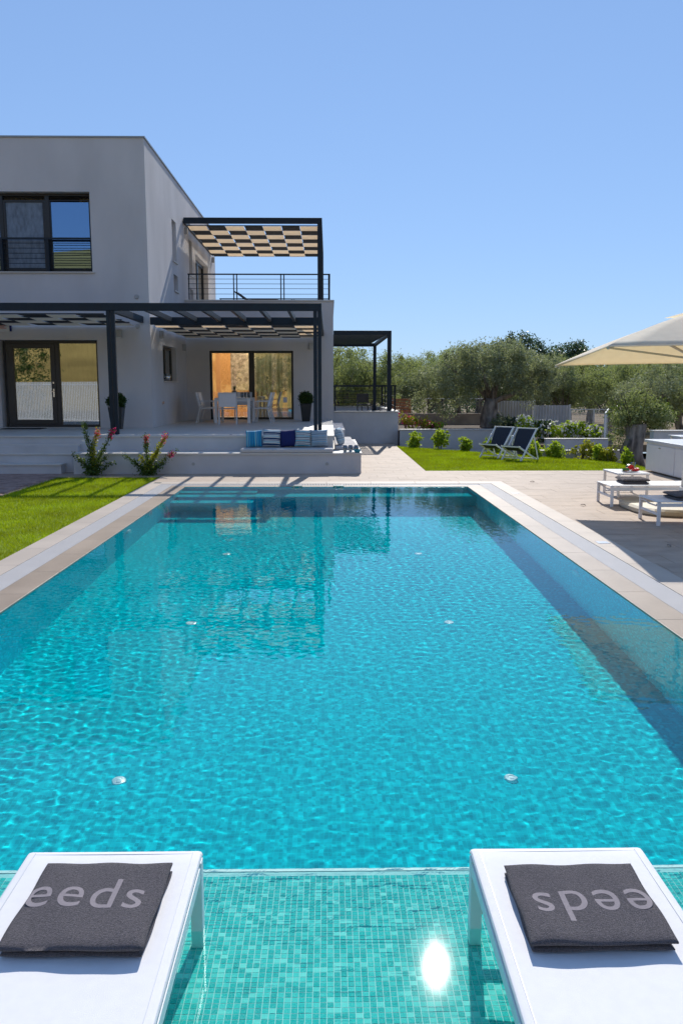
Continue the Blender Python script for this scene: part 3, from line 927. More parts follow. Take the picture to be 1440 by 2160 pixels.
# garden front of the living room below the balcony
BY = 27.5
mb = MB(); wall_boxes(mb, 'y', BY, BY + .3, XC + .002, .14, -.12, 4.595, [(-3.91, -1.17, T + .01, 3.03)]); W('wall', mb)
W('wall', MB().box(-.16, .139, BY + .302, 34.79, -.12, 4.595))
W('wall', MB().box(XC + .002, .139, 34.792, 35.09, -.12, 4.595))
W('balcony_slab', MB().box(XC + .002, -.162, BY + .302, 34.79, 4.30, 4.594), 'stucco')
W('balcony_edge', MB().box(XC + .003, .17, BY - .03, BY + .36, 4.597, 4.645), 'slab')
W('balcony_edge', MB().box(-.19, .17, BY + .362, 35.12, 4.597, 4.645), 'slab')
W('balcony_floor', MB().box(XC + .003, -.192, BY + .362, 35.12, 4.597, 4.625), 'slab')
# living room seen through the patio door
W('interior_floor', MB().box(XC + .01, -.165, BY + .303, 34.78, T - .05, T + .004), 'slab')
W('interior_wall', MB().box(XC + .01, -3.62, 31.0, 31.12, T + .006, 4.29), 'orange')
W('interior_wall', MB().box(-3.618, -.165, 31.02, 31.14, T + .006, 1.75), 'orange')
W('patterned_wall', MB().box(-3.618, -.165, 30.98, 31.12, 1.752, 4.29), 'backwall')
cl = MB()
def curtain(x0, x1, y, z0, z1, parent, n=80, amp=.045, wl=.13):
    V = []; Fc = []
    for i in range(n + 1):
        x = x0 + (x1 - x0) * i / n
        yy = y + amp * math.sin(2 * math.pi * (x - x0) / wl) + amp * .4 * math.sin(2 * math.pi * x / .31)
        V += [(x, yy, z0), (x, yy * 1.0, z1)]
    for i in range(n):
        Fc.append((2 * i, 2 * i + 2, 2 * i + 3, 2 * i + 1))
    return npmesh('curtain', V, Fc, M['curtain'], parent, smooth=True)
curtain(-2.42, -1.9, BY + .46, T + .02, 3.0, villa)
curtain(-1.75, -1.55, BY + .46, T + .02, 3.0, villa)
curtain(-1.40, -1.2, BY + .46, T + .02, 3.0, villa)
curtain(-7.05, -6.1, FY + .55, T + .02, 3.0, villa)
curtain(-12.0, -7.3, FY + .55, 4.8, 6.7, villa, n=300)
curtain(-6.5, -6.1, FY + .55, 4.8, 6.7, villa)

def frame_rect(mb, x0, x1, y0, y1, z0, z1, w):
    mb.box(x0, x0 + w, y0, y1, z0, z1).box(x1 - w, x1, y0, y1, z0, z1)
    mb.box(x0 + w, x1 - w, y0, y1, z1 - w, z1).box(x0 + w, x1 - w, y0, y1, z0, z0 + w)
    return mb
# left entrance door: wide leaf with glass and a fixed pane
dr = frame_rect(MB(), -8.50, -6.055, FY + .17, FY + .27, T, 3.055, .075).box(-7.215, -7.10, FY + .165, FY + .265, T + .075, 2.98).build('door', M['frame'], villa, bevel=.004)
lf = frame_rect(MB(), -8.425, -7.215, FY + .150, FY + .235, T + .078, 2.978, .125).build('door_leaf', M['frame'], dr, bevel=.004)
MB().box(-8.30, -7.34, FY + .19, FY + .20, T + .20, 2.855).build('pane', M['glass'], dr)
MB().box(-7.10, -6.13, FY + .20, FY + .21, T + .075, 2.98).build('pane', M['glass'], dr)
MB().box(-7.30, -7.26, FY + .135, FY + .15, 1.58, 1.80).box(-7.285, -7.275, FY + .10, FY + .135, 1.72, 1.73).box(-7.36, -7.272, FY + .095, FY + .107, 1.715, 1.735).box(-7.30, -7.26, FY + .135, FY + .15, 1.93, 1.98).build('handle', M['steel'], dr, bevel=.003)
MB().box(-8.62, -6.05, FY + .02, FY + .165, T - .015, T + .008).build('threshold', M['slab'], dr)
tag(MB().box(-8.35, -7.35, 21.2, 21.75, T + .001, T + .014).build('doormat', M['mat'], bevel=.004), 'flat black doormat on the terrace before the left glass door', 'doormat')
# upper window with a low railing in front of the glass
wd = frame_rect(MB(), -12.45, -6.09, FY + .20, FY + .30, 4.785, 6.755, .06)
for xx in (-8.42, -7.235):
    wd.box(xx - .055, xx + .055, FY + .195, FY + .295, 4.845, 6.695)
wd = wd.build('window', M['frame'], villa, bevel=.004)
for a, b in ((-8.365, -7.29), (-7.18, -6.15)):
    frame_rect(MB(), a + .002, b - .002, FY + .205, FY + .27, 4.847, 6.60, .022 if a > -8 else .06).build('sash', M['frame'], wd, bevel=.003)
MB().box(-12.3, -8.48, FY + .245, FY + .255, 4.85, 6.69).build('pane', M['glass_up'], wd)
MB().box(-8.30, -7.36, FY + .225, FY + .230, 4.91, 6.54).build('insect_screen', M['screen'], wd)
MB().box(-8.34, -7.32, FY + .245, FY + .255, 4.9, 6.55).build('pane', M['glass_up'], wd)
MB().box(-7.16, -6.17, FY + .245, FY + .255, 4.9, 6.55).build('pane', M['glass_up'], wd)
MB().box(-12.5, -6.03, FY - .05, FY + .19, 4.752, 4.782).build('sill', M['slab'], wd, bevel=.003)
MB().box(-12.45, -6.087, FY + .06, FY + .10, 5.60, 5.645).build('rail', M['metal'], wd)
for z in np.linspace(4.87, 5.50, 6):
    for a, b in ((-12.4, -8.48), (-8.36, -7.30), (-7.17, -6.10)):
        MB().box(a, b, FY + .07, FY + .085, z, z + .014).build('rail_bar', M['metal'], wd)
for a, b in ((-8.46, -8.38), (-7.275, -7.20), (-6.13, -6.09)): MB().box(a, b, FY + .05, FY + .11, 4.785, 5.60).build('rail_post', M['metal'], wd)
# patio sliding door
pdx = frame_rect(MB(), -3.905, -1.175, BY + .10, BY + .22, T + .015, 3.025, .07).box(-2.635, -2.455, BY + .095, BY + .215, T + .085, 2.955).build('patio_door', M['frame'], villa, bevel=.004)
MB().box(-3.835, -2.635, BY + .15, BY + .16, T + .085, 2.955).build('pane', M['glass_clear'], pdx)
MB().box(-2.455, -1.245, BY + .15, BY + .16, T + .085, 2.955).build('pane', M['glass'], pdx)
MB().box(-1.52, -1.39, BY + .143, BY + .149, 1.35, 1.52).build('sticker', M['plastic'], pdx)
MB().box(-3.93, -1.15, BY - .02, BY + .09, T - .01, T + .012).build('sill', M['slab'], pdx)
# kitchen hatch and the slit windows of the side wall
kw = frame_rect(MB(), 0, .06, 0, 1, 0, 1, .05)
kw = MB().box(XC - .20, XC - .14, 23.72, 23.80, 2.04, 3.0).box(XC - .20, XC - .14, 25.65, 25.73, 2.04, 3.0).box(XC - .20, XC - .14, 23.80, 25.65, 2.93, 3.0).box(XC - .20, XC - .14, 23.80, 25.65, 2.04, 2.10).box(XC - .20, XC - .14, 24.7, 24.78, 2.1, 2.93).build('window', M['frame'], villa)
MB().box(XC - .18, XC - .17, 23.8, 25.65, 2.1, 2.93).build('pane', M['glass'], kw)
MB().box(XC - .135, XC + .05, 23.66, 25.79, 1.985, 2.018).build('sill', M['slab'], kw, bevel=.003)
tag(MB().lathe([(0, 0), (.09, 0), (.11, .20), (.10, .20), (.085, .02), (0, .02)], n=20).build('bucket', M['steel'], smooth=True, loc=(XC - .03, 24.35, 2.02)), 'small steel bucket on the sill of the side window', 'bucket')
for (a, b, z0, z1) in SH[1:5]:
    w_ = MB().box(XC - .26, XC - .22, a, b, z0, z1).build('window', M['frame'], villa)
    MB().box(XC - .215, XC - .21, a + .05, b - .05, z0 + .05, z1 - .05).build('pane', M['glass'], w_)
    MB().box(XC - .2, XC + .045, a - .03, b + .03, z0 - .032, z0 - .002).build('sill', M['slab'], w_)
d_ = MB().box(XC - .25, XC - .17, 30.02, 30.14, 4.65, 6.44).box(XC - .25, XC - .17, 32.86, 32.98, 4.65, 6.44).box(XC - .25, XC - .17, 30.14, 32.86, 6.34, 6.44).box(XC - .25, XC - .17, 31.4, 31.6, 4.65, 6.34).build('balcony_door', M['frame'], villa)
MB().box(XC - .22, XC - .21, 30.14, 32.86, 4.65, 6.34).build('pane', M['glass'], d_)
# wall lamps, vents and socket
def wall_lamp(loc, nrm):
    mb = MB().box(-.07, .07, -.10, 0, -.10, .10)
    o = mb.build('wall_lamp', M['lampwhite'], villa, bevel=.006, loc=loc)
    MB().box(-.055, .055, -.09, -.012, -.108, -.1005).build('lamp_lens', M['porcelain'], o)
    o.rotation_euler = (0, 0, nrm)
wall_lamp((-5.45, FY - .001, 3.22), 0)
wall_lamp((XC + .001, 23.33, 3.28), R(90))
wall_lamp((-.58, BY - .001, 3.17), 0)
wall_lamp((XC + .001, 27.9, 7.0 - .15), R(90))
wall_lamp((XC + .001, 34.2, 6.88), R(90))
wall_lamp((XC + .001, 26.9, 3.1), R(90))
for p_ in ((-4.98, FY - .001, 3.41), (-4.98, FY - .001, 4.16)):
    o = MB().lathe([(0, .03), (.045, .03), (.055, .02), (.06, 0)], n=18).build('wall_vent', M['lampwhite'], villa, loc=p_); o.rotation_euler = (math.pi / 2, 0, 0)
MB().box(-4.05 - .18, -3.95 - .18, BY - .012, BY - .001, 1.15, 1.25).build('socket', M['plastic'], villa, bevel=.003)
MB().box(XC + .001, XC + .02, 23.35, 23.42, 1.36, 1.44).box(XC + .001, XC + .02, 23.5, 23.57, 1.38, 1.46).build('tap', M['steel'], villa)
al = tag(MB().box(-8.62, -8.27, FY - .09, FY - .002, 3.27, 3.46).build('alarm_box', M['plastic'], bevel=.015), 'white alarm siren box with red print above the left glass door', 'alarm box')
MB().box(-8.55, -8.36, FY - .093, FY - .0905, 3.405, 3.418).box(-8.55, -8.40, FY - .093, FY - .0905, 3.375, 3.388).box(-8.55, -8.34, FY - .093, FY - .0905, 3.345, 3.358).build('printed_lines', M['redprint'], al)
MB().box(-8.268, -8.24, FY - .085, FY - .003, 3.275, 3.455).build('siren_side', M['navy'], al)

# living-room ceiling lamp
cl_ = thing('ceiling_lamp', 'round glowing ceiling lamp inside the room behind the patio door', 'lamp', (-2.9, 29.6, 4.27))
em = bpy.data.materials.new('lamp_glow'); em.use_nodes = True
em.node_tree.nodes['Principled BSDF'].inputs['Emission Color'].default_value = (1, .75, .45, 1)
em.node_tree.nodes['Principled BSDF'].inputs['Emission Strength'].default_value = 8
MB().lathe([(0, -.06), (.24, -.06), (.26, -.03), (.26, 0)], n=24).build('diffuser', em, cl_)
la = bpy.data.lights.new('room_light', 'AREA'); la.shape = 'DISK'; la.size = .5; la.energy = 75; la.color = (1, .78, .55)
lo = bpy.data.objects.new('room_light', la); COL.objects.link(lo); lo.parent = cl_; lo.location = (0, 0, -.09)

# ------------------------------------------------------------------ pergolas
def shade(parent, x0, x1, y0, y1, z, nc, nr, first_dark=False, sag=.05, th=.012):
    cw = (x1 - x0) / nc; rh = (y1 - y0) / nr
    mc = None; md = None
    for j in range(nr):
        MB().box(x0, x1, y0 + j * rh - .011, y0 + j * rh + .011, z + .012, z + .034).build('shade_rod', M['metal'], parent)
        for i in range(nc):
            dark = (i + j + first_dark) % 2 == 1
            key = 'd' if dark else 'c'
            if dark:
                if md is None:
                    q = MB(); n = 5
                    for k in range(n + 1):
                        t_ = k / n; y = t_ * rh; zz = .0 * t_
                        q.v += [(.012, y, zz), (cw - .012, y, zz), (.012, y, zz + .004), (cw - .012, y, zz + .004)]
                    for k in range(n):
                        a = k * 4; q.f += [(a, a + 4, a + 5, a + 1), (a + 2, a + 3, a + 7, a + 6)]
                    md = bpy.data.meshes.new('dark_strip'); md.from_pydata(q.v, [], q.f); md.materials.append(M['darkcloth'])
                link('dark_strip', md, None, parent, loc=(x0 + i * cw, y0 + j * rh, z + .006), smooth=True)
            else:
                if mc is None:
                    q = MB(); n = 8
                    for k in range(n + 1):
                        t_ = k / n; y = -.01 * rh + t_ * rh * 1.02; zz = -sag * math.sin(math.pi * t_)
                        q.v += [(.004, y, zz), (cw - .004, y, zz), (.004, y, zz + .003), (cw - .004, y, zz + .003)]
                    for k in range(n):
                        a = k * 4; q.f += [(a, a + 4, a + 5, a + 1), (a + 2, a + 3, a + 7, a + 6)]
                    mc = bpy.data.meshes.new('cream_strip'); mc.from_pydata(q.v, [], q.f); mc.materials.append(M['cream'])
                link('cream_strip', mc, None, parent, loc=(x0 + i * cw, y0 + j * rh, z), smooth=True)
pg = thing('pergola', 'long dark steel pergola over the front terrace with woven cream and dark shades', 'pergola')
def pp(name, mb, par, m='metal', bevel=.004): return mb.build(name, M[m], par, bevel=bevel)
PY = 18.75
pp('front_beam', MB().box(-16, -.165, PY - .05, PY + .05, 3.50, 3.665), pg)
for xx in (-4.86, -4.765, ):
    pp('post', MB().box(xx - .042, xx + .042, PY - .045, PY + .045, T, 3.498), pg)
for xx in (-.305, -.21):
    pp('post', MB().box(xx - .042, xx + .042, PY - .045, PY + .045, T, 3.498), pg)
pp('middle_beam', MB().box(-4.64, -.262, FY - .06, FY + .04, 3.45, 3.64), pg)
pp('side_beam', MB().box(-.26, -.165, PY + .052, BY - .002, 3.50, 3.66), pg)
for xx in (-4.10, -3.45, -2.83, -2.17, -1.53, -.90):
    pp('rafter', MB().box(xx - .035, xx + .035, PY + .052, FY - .062, 3.515, 3.64), pg)
pp('side_beam', MB().box(-4.92, -4.82, PY + .052, FY - .002, 3.50, 3.66), pg)
pp('wall_beam', MB().box(-4.64, -.262, BY - .08, BY - .002, 3.50, 3.64), pg)
shade(pg, -4.56, -.30, FY + .10, BY - .12, 3.43, 7, 7, sag=.018)
shade(pg, -13.3, -4.98, PY + .10, FY - .08, 3.42, 13, 4, True, sag=.02)
pg2 = thing('balcony_pergola', 'dark steel pergola over the balcony with woven cream and dark shades', 'pergola')
zt2 = 7.02
pp('front_beam', MB().box(XC + .04, -.215, BY - .02, BY + .09, zt2, zt2 + .175), pg2)
pp('post', MB().box(-.365, -.215, BY - .02, BY + .09, 4.648, zt2 - .002), pg2)
pp('post', MB().box(-.365, -.215, 33.9, 34.0, 4.648, zt2 - .002), pg2)
pp('side_beam', MB().box(-.31, -.215, BY + .092, 33.898, zt2 + .01, zt2 + .16), pg2)
pp('wall_beam', MB().box(XC + .01, XC + .08, BY + .092, 33.898, zt2 + .01, zt2 + .16), pg2)
pp('rear_beam', MB().box(XC + .04, -.215, 33.9, 34.0, zt2, zt2 + .175), pg2)
shade(pg2, -4.52, -.33, BY + .16, 33.86, zt2 - .06, 7, 8, sag=.03)
pg3 = thing('rear_pergola', 'dark steel louvred pergola on the low rear block beside the villa', 'pergola')
pp('front_beam', MB().box(.145, 2.04, BY + .05, BY + .17, 3.54, 3.68), pg3)
pp('post', MB().box(1.91, 2.04, BY + .05, BY + .17, 1.072, 3.538), pg3)
pp('post', MB().box(1.80, 1.93, 34.3, 34.42, .80, 3.498), pg3)
pp('rear_beam', MB().box(.145, 1.93, 34.3, 34.42, 3.50, 3.64), pg3)
pp('side_beam', MB().bar((1.98, BY + .172, 3.60), (1.87, 34.3, 3.57), .1, .13), pg3)
for i in range(24):
    y = BY + .42 + i * .28
    b_ = MB().bar((.146, y, 3.585), (1.92 - .0042 * i * 3, y, 3.585), .15, .018)
    o = pp('louvre', b_, pg3, bevel=0)

# ------------------------------------------------------------------ railings
def railing(root, pts, z0, top, bars, pw=.035, skip=()):
    for k, (a, b) in enumerate(zip(pts[:-1], pts[1:])):
        a = Vector((*a, 0)); b = Vector((*b, 0)); L = (b - a).length; n = max(1, round(L / 1.55)); d = (b - a) / L
        MB().bar(a + Vector((0, 0, top)), b + Vector((0, 0, top)) + d * .02, .045, .04).build('handrail', M['metal'], root)
        for z in bars:
            MB().bar(a + Vector((0, 0, z)), b + Vector((0, 0, z)), .014, .014).build('rail_bar', M['metal'], root)
        for i in range(n + 1):
            for s_ in ((0,) if i == 0 else ((0,) if i == n else (-.05, .05))):
                p_ = a + d * (L * i / n + s_)
                if i == 0: p_ = a + d * .03
                if i == n: p_ = b - d * .03
                MB().bar(p_ + Vector((0, 0, z0)), p_ + Vector((0, 0, top - .02)), pw, .02, up=(0, 1, 0)).build('rail_post', M['metal'], root)
rl = thing('balcony_railing', 'dark metal railing with thin bars round the upper balcony', 'railing')
railing(rl, [(XC + .12, BY + .04), (.02, BY + .04), (.02, 34.9), (XC + .2, 34.9)], 4.646, 5.45, [4.83, 5.0, 5.15, 5.30])
rl2 = thing('rear_railing', 'dark metal railing with thin bars on the low rear block', 'railing')
railing(rl2, [(.16, BY + .28), (2.20, BY + .28), (2.20, 34.6), (.2, 34.6)], 1.072, 1.90, [1.24, 1.40, 1.56, 1.72])
# dark lounger on the balcony
bl = thing('balcony_lounger', 'dark folding lounger with raised back behind the balcony railing', 'lounger', (-2.75, 28.6, 4.60), R(-100))
for s_ in (-.25, .25):
    MB().bar((s_, 0, .12), (s_, 1.1, .12), .04, .04).bar((s_, 0.05, .12), (s_, -.38, .42), .04, .04).build('side_frame', M['frame'], bl)
MB().bar((0, .02, .13), (0, 1.1, .13), .46, .012).build('seat', M['navysling'], bl)
MB().bar((0, .03, .14), (0, -.37, .42), .46, .012).build('backrest', M['navysling'], bl)

# ------------------------------------------------------------------ low rear block
rb_ = thing('rear_block', 'low white walled terrace block between the villa and the lawn', 'garden wall')
MB().box(.142, 2.28, BY, BY + .2, -.15, 1.035).build('wall', M['stucco_low'], rb_)
MB().box(2.10, 2.28, BY + .202, 34.8, -.15, 1.035).build('wall', M['stucco_low'], rb_)
MB().box(.142, 2.098, 34.6, 34.8, -.15, 1.035).build('wall', M['stucco_low'], rb_)
MB().box(.142, 2.098, BY + .202, 34.598, -.15, .78).build('floor_slab', M['slab'], rb_)
MB().box(.142, 2.31, BY - .03, BY + .23, 1.037, 1.07).build('wall_cap', M['slab'], rb_, bevel=.003)
MB().box(2.08, 2.31, BY + .232, 34.83, 1.037, 1.07).build('wall_cap', M['slab'], rb_, bevel=.003)
MB().box(.142, 2.078, 34.57, 34.83, 1.037, 1.07).build('wall_cap', M['slab'], rb_, bevel=.003)
frame_rect(MB(), 1.83, 2.11, BY - .014, BY - .001, .02, .42, .012).box(1.845, 2.095, BY - .008, BY - .002, .035, .405).build('hatch', M['stucco_low'], rb_)
bc = thing('bar_chair', 'small black chair on the low rear block behind the railing', 'chair', (1.25, 29.2, .781), R(20))
for sx in (-.2, .2):
    for sy in (-.2, .2): MB().box(sx - .015, sx + .015, sy - .015, sy + .015, 0, .45 if sy < 0 else .85).build('leg', M['frame'], bc)
MB().box(-.22, .22, -.22, .22, .45, .49).build('seat', M['frame'], bc)
MB().box(-.22, .22, .20, .225, .55, .85).build('backrest', M['frame'], bc)

# ------------------------------------------------------------------ garden walls and fences
def gwall(x0, x1, y, z1, label, z0=-.3, th=.2, m='stucco_low', cap=True):
    t = thing('garden_wall', label, 'wall')
    MB().box(x0, x1, y, y + th, z0, z1 - .03).build('wall', M[m], t)
    if cap: MB().box(x0 - .02, x1 + .02, y - .02, y + th + .02, z1 - .028, z1).build('wall_cap', M['slab'], t, bevel=.003)
    else: MB().box(x0, x1, y, y + th, z1 - .028, z1).build('wall_cap', M[m], t)
gwall(2.30, 6.55, 27.0, .495, 'long low grey white wall behind the lawn and deckchairs')
gwall(5.75, 8.05, 22.35, .15, 'lowest pale wall with yellow green shrubs before it', th=.16)
gwall(6.55, 8.45, 25.0, .31, 'short pale wall in front of the white flowering hedge', th=.18)
gwall(2.7, 6.0, 32.0, .85, 'rough rose coloured wall left of the big olive trunk', m='roughwall', cap=False, z0=0)
gwall(7.86, 13.0, 20.0, .80, 'pale plastered wall behind the outdoor cabinet', th=.25)
kind(MB().box(2.3, 6.5, 27.2, 32.0, -.1, .43).build('planting_soil', M['soil']), 'structure')
kind(MB().box(6.0, 14.0, 25.2, 34.0, -.118, .10).build('garden_earth', M['earth']), 'structure')
# slatted wooden screen
ws = thing('slatted_screen', 'orange brown horizontal slatted wooden screen behind the low rear block', 'screen')
for i in range(9):
    MB().box(2.55, 3.34, 33.9, 33.93, .42 + i * .112, .42 + i * .112 + .085).build('slat', M['wood'], ws)
for xx in (2.58, 3.28): MB().box(xx - .03, xx + .03, 33.94, 33.99, .2, 1.43).build('post', M['wood'], ws)
# thin wire fence posts
wf = thing('wire_fence', 'thin dark post and wire fence below the olive trees', 'fence')
for i in range(6):
    MB().box(3.5 + i * 1.0 - .02, 3.5 + i * 1.0 + .02, 33.2, 33.24, .1, 1.42).build('post', M['frame'], wf)
MB().bar((3.4, 33.2, 1.41), (6.5, 33.2, 1.41), .03, .02).build('top_rail', M['grey_metal'], wf)
# corrugated sheet panels and mesh
def corr(root, a, b, z0, z1, m='corr', pitch=.11, amp=.022):
    a = Vector((*a, 0)); b = Vector((*b, 0)); L = (b - a).length; d = (b - a) / L; n_ = Vector((-d.y, d.x, 0))
    k = int(L / pitch * 2); V = []; Fc = []
    for i in range(k + 1):
        for s_ in (0, .004):
            p_ = a + d * (L * i / k) + n_ * (amp * (1 if i % 2 else -1) + s_)
            V += [(p_.x, p_.y, z0), (p_.x, p_.y, z1)]
    for i in range(k):
        q_ = i * 4
        Fc += [(q_, q_ + 4, q_ + 5, q_ + 1), (q_ + 3, q_ + 7, q_ + 6, q_ + 2), (q_ + 1, q_ + 5, q_ + 7, q_ + 3)]
    npmesh('sheet_panel', V, Fc, M[m], root)
mf = thing('sheet_fence', 'pale corrugated metal fence panels beyond the flowering hedge', 'fence')
corr(mf, (6.05, 32.0), (7.87, 32.0), -.1, 1.34)
corr(mf, (7.89, 32.0), (9.24, 32.0), -.1, 1.17)
for xx, z in ((6.04, 1.38), (7.88, 1.38), (9.25, 1.2)):
    MB().box(xx - .03, xx + .03, 31.93, 31.96, -.1, z).build('post', M['grey_metal'], mf)
gt = thing('sheet_gate', 'tall narrow pale sheet gate leaf standing open right of the hedge', 'gate')
corr(gt, (8.68, 26.0), (10.6, 31.5), -.12, 1.02, pitch=.25, amp=.01)
MB().bar((8.66, 26.0, -.12), (8.66, 26.0, 1.05), .06, .05, up=(0, 1, 0)).build('post', M['grey_metal'], gt)
MB().bar((8.66, 26.0, 1.04), (10.6, 31.5, 1.04), .04, .04).build('top_rail', M['grey_metal'], gt)
me_f = thing('mesh_fence', 'white wire mesh fence between the sheet fence and the gate', 'fence')
mb = MB()
for i in range(37): mb.box(9.3 + i * .05 - .003, 9.3 + i * .05 + .003, 32.0, 32.006, .1, 1.0)
for i in range(19): mb.box(9.28, 11.1, 32.0, 32.006, .1 + i * .05 - .003, .1 + i * .05 + .003)
kind(mb.build('wire_mesh', M['corr'], me_f), 'stuff')
for xx in (9.29, 10.2, 11.1): MB().box(xx - .025, xx + .025, 31.96, 31.99, -.1, 1.03).build('post', M['grey_metal'], me_f)
MB().box(9.28, 11.12, 31.965, 31.985, 1.0, 1.03).build('top_rail', M['grey_metal'], me_f)

# outdoor cabinet
cb = thing('outdoor_cabinet', 'white metal outdoor storage cabinet at the right edge of the deck', 'cabinet')
MB().box(7.0, 7.9, 15.0, 18.18, .03, .64).build('cabinet_body', M['white_metal'], cb, bevel=.004)
MB().box(6.955, 7.95, 14.97, 18.21, .642, .70).build('cabinet_top', M['grey_metal'], cb, bevel=.006)
for a, b in ((16.64, 18.12), (15.06, 16.60)):
    d_ = MB().box(6.978, 6.998, a, b, .05, .60).build('cabinet_door', M['white_metal'], cb, bevel=.004)
    MB().box(6.962, 6.976, (a + b) / 2 - .05, (a + b) / 2 + .05, .545, .56).build('handle', M['steel'], d_)
# small table and chair standing behind the cabinet
t = thing('garden_table', 'small pale table standing behind the outdoor cabinet', 'table', (8.6, 19.0, 0))
MB().box(-.65, .65, -.35, .35, .70, .73).build('table_top', M['grey_metal'], t, bevel=.004)
for sx in (-.6, .6):
    for sy in (-.3, .3): MB().box(sx - .02, sx + .02, sy - .02, sy + .02, 0, .70).build('leg', M['white_metal'], t)

# ------------------------------------------------------------------ dining set on the terrace
dt = thing('dining_table', 'white metal dining table on the terrace before the patio door', 'table', (-2.87, 25.55, T))
MB().box(-.53, .53, -.82, .82, .715, .75).build('table_top', M['grey_metal'], dt, bevel=.004)
MB().box(-.50, .50, -.79, .79, .655, .713).build('apron', M['white_metal'], dt)
for sx in (-.49, .49):
    for sy in (-.78, .78): MB().box(sx - .04, sx + .04, sy - .04, sy + .04, 0, .713).build('leg', M['white_metal'], dt, bevel=.003)
def dining_chair(loc, rz, label):
    t = thing('dining_chair', label, 'chair', loc, rz, 'chairs round the terrace dining table')
    for s_ in (-.25, .25):
        MB().bar((s_, -.24, 0), (s_, -.20, .64), .028, .028).build('leg', M['grey_metal'], t)
        MB().bar((s_, .30, 0), (s_, .18, .46), .028, .028).bar((s_, .18, .45), (s_, .30, .90), .028, .028).build('leg', M['grey_metal'], t)
        MB().bar((s_, -.22, .65), (s_, .235, .65), .035, .022).build('armrest', M['grey_metal'], t)
        MB().bar((s_, -.215, .44), (s_, .18, .44), .025, .03).build('seat_rail', M['grey_metal'], t)
    MB().bar((0, -.21, .455), (0, .18, .44), .474, .012).build('seat', M['sling'], t)
    MB().bar((0, .205, .50), (0, .298, .885), .474, .010).build('backrest', M['sling'], t)
    MB().bar((-.25, .30, .90), (.25, .30, .90), .028, .028).build('top_rail', M['grey_metal'], t)
    return t
c0 = dining_chair((-2.93, 24.20, T), R(180) + .08, 'grey white dining chair with its back to the pool, at the near table end')
dup(c0, (-3.68, 25.15, T), R(90) + .05, 'grey white dining chair on the left of the table, nearer one')
dup(c0, (-3.72, 25.95, T), R(88), 'grey white dining chair on the left of the table, farther one')
dup(c0, (-2.02, 25.10, T), R(-92), 'grey white dining chair on the right of the table, nearer one')
dup(c0, (-2.00, 25.95, T), R(-88), 'grey white dining chair on the right of the table, farther one')
dup(c0, (-2.75, 26.75, T), R(0), 'grey white dining chair at the far end of the table by the patio door')
# local -y of the chair faces forward: near chair must face the table (+y)
tv = thing('pineapple', 'dark spiky pineapple shaped centrepiece on the dining table', 'centrepiece', (-2.86, 25.3, T + .751))
MB().lathe([(0, 0), (.05, 0), (.085, .06), (.09, .12), (.07, .19), (.02, .22), (0, .22)], n=14).build('body', M['bark'], tv, smooth=True)
mb = MB()
for i in range(22):
    a = random.uniform(0, 6.28); b = random.uniform(.1, .8)
    mb.tube([(0, 0, .2), (math.cos(a) * .05 * b, math.sin(a) * .05 * b, .28), (math.cos(a) * .12 * b, math.sin(a) * .12 * b, .36)], [.014, .010, .001], n=4)
mb.build('leaf_crown', M['box'], tv)
for i, (x, y) in enumerate(((-3.15, 25.0), (-3.1, 25.45), (-3.2, 25.9), (-2.6, 24.95), (-2.55, 25.5), (-2.5, 25.95), (-2.7, 26.1), (-2.42, 25.3))):
    tumbler(x, y, T + .751, .16, .035, 0, None, ['clear glass at the near left corner of the dining table', 'clear glass halfway along the left side of the dining table', 'clear glass at the far left of the dining table', 'clear glass at the near right, beside the pineapple centrepiece', 'clear glass on the right half, behind the near right glass', 'clear glass second from the far right end of the dining table', 'clear glass farthest from the pool on the dining table', 'rightmost clear glass at the edge of the dining table'][i], 'glasses on the dining table')

# topiary balls in tall planters
def leaf_cloud(name, blobs, n, size, m, parent=None, seed=0, ncl=None, csig=.12, shell=.55, droop=0, asp=.38, shape=4):
    rng = np.random.default_rng(seed)
    B_ = np.array(blobs, float)
    vol = B_[:, 3] * B_[:, 4] * B_[:, 5]
    def sample(k):
        bi = rng.choice(len(B_), k, p=vol / vol.sum())
        d = rng.normal(size=(k, 3)); d /= np.linalg.norm(d, axis=1)[:, None]
        r = shell + (1 - shell) * rng.uniform(0, 1, k) ** .7
        return B_[bi, :3] + d * r[:, None] * B_[bi, 3:6]
    if ncl:
        c = sample(ncl)
        idx = rng.integers(0, ncl, n)
        p = c[idx] + rng.normal(size=(n, 3)) * csig * rng.uniform(.5, 1.3, ncl)[idx][:, None]
    else:
        p = sample(n)
    d = rng.normal(size=(n, 3)); d[:, 2] -= droop; d /= np.linalg.norm(d, axis=1)[:, None]
    e = rng.normal(size=(n, 3)); e -= d * (e * d).sum(1)[:, None]; e /= np.linalg.norm(e, axis=1)[:, None]
    L = size * rng.uniform(.6, 1.3, n)[:, None]
    a = p - d * L / 2; b = p + d * L / 2; w = e * L * asp / 2
    V = np.stack([a, p + w, b, p - w], 1).reshape(-1, 3)
    return npmesh(name, V, np.arange(4 * n).reshape(-1, 4), m, parent)
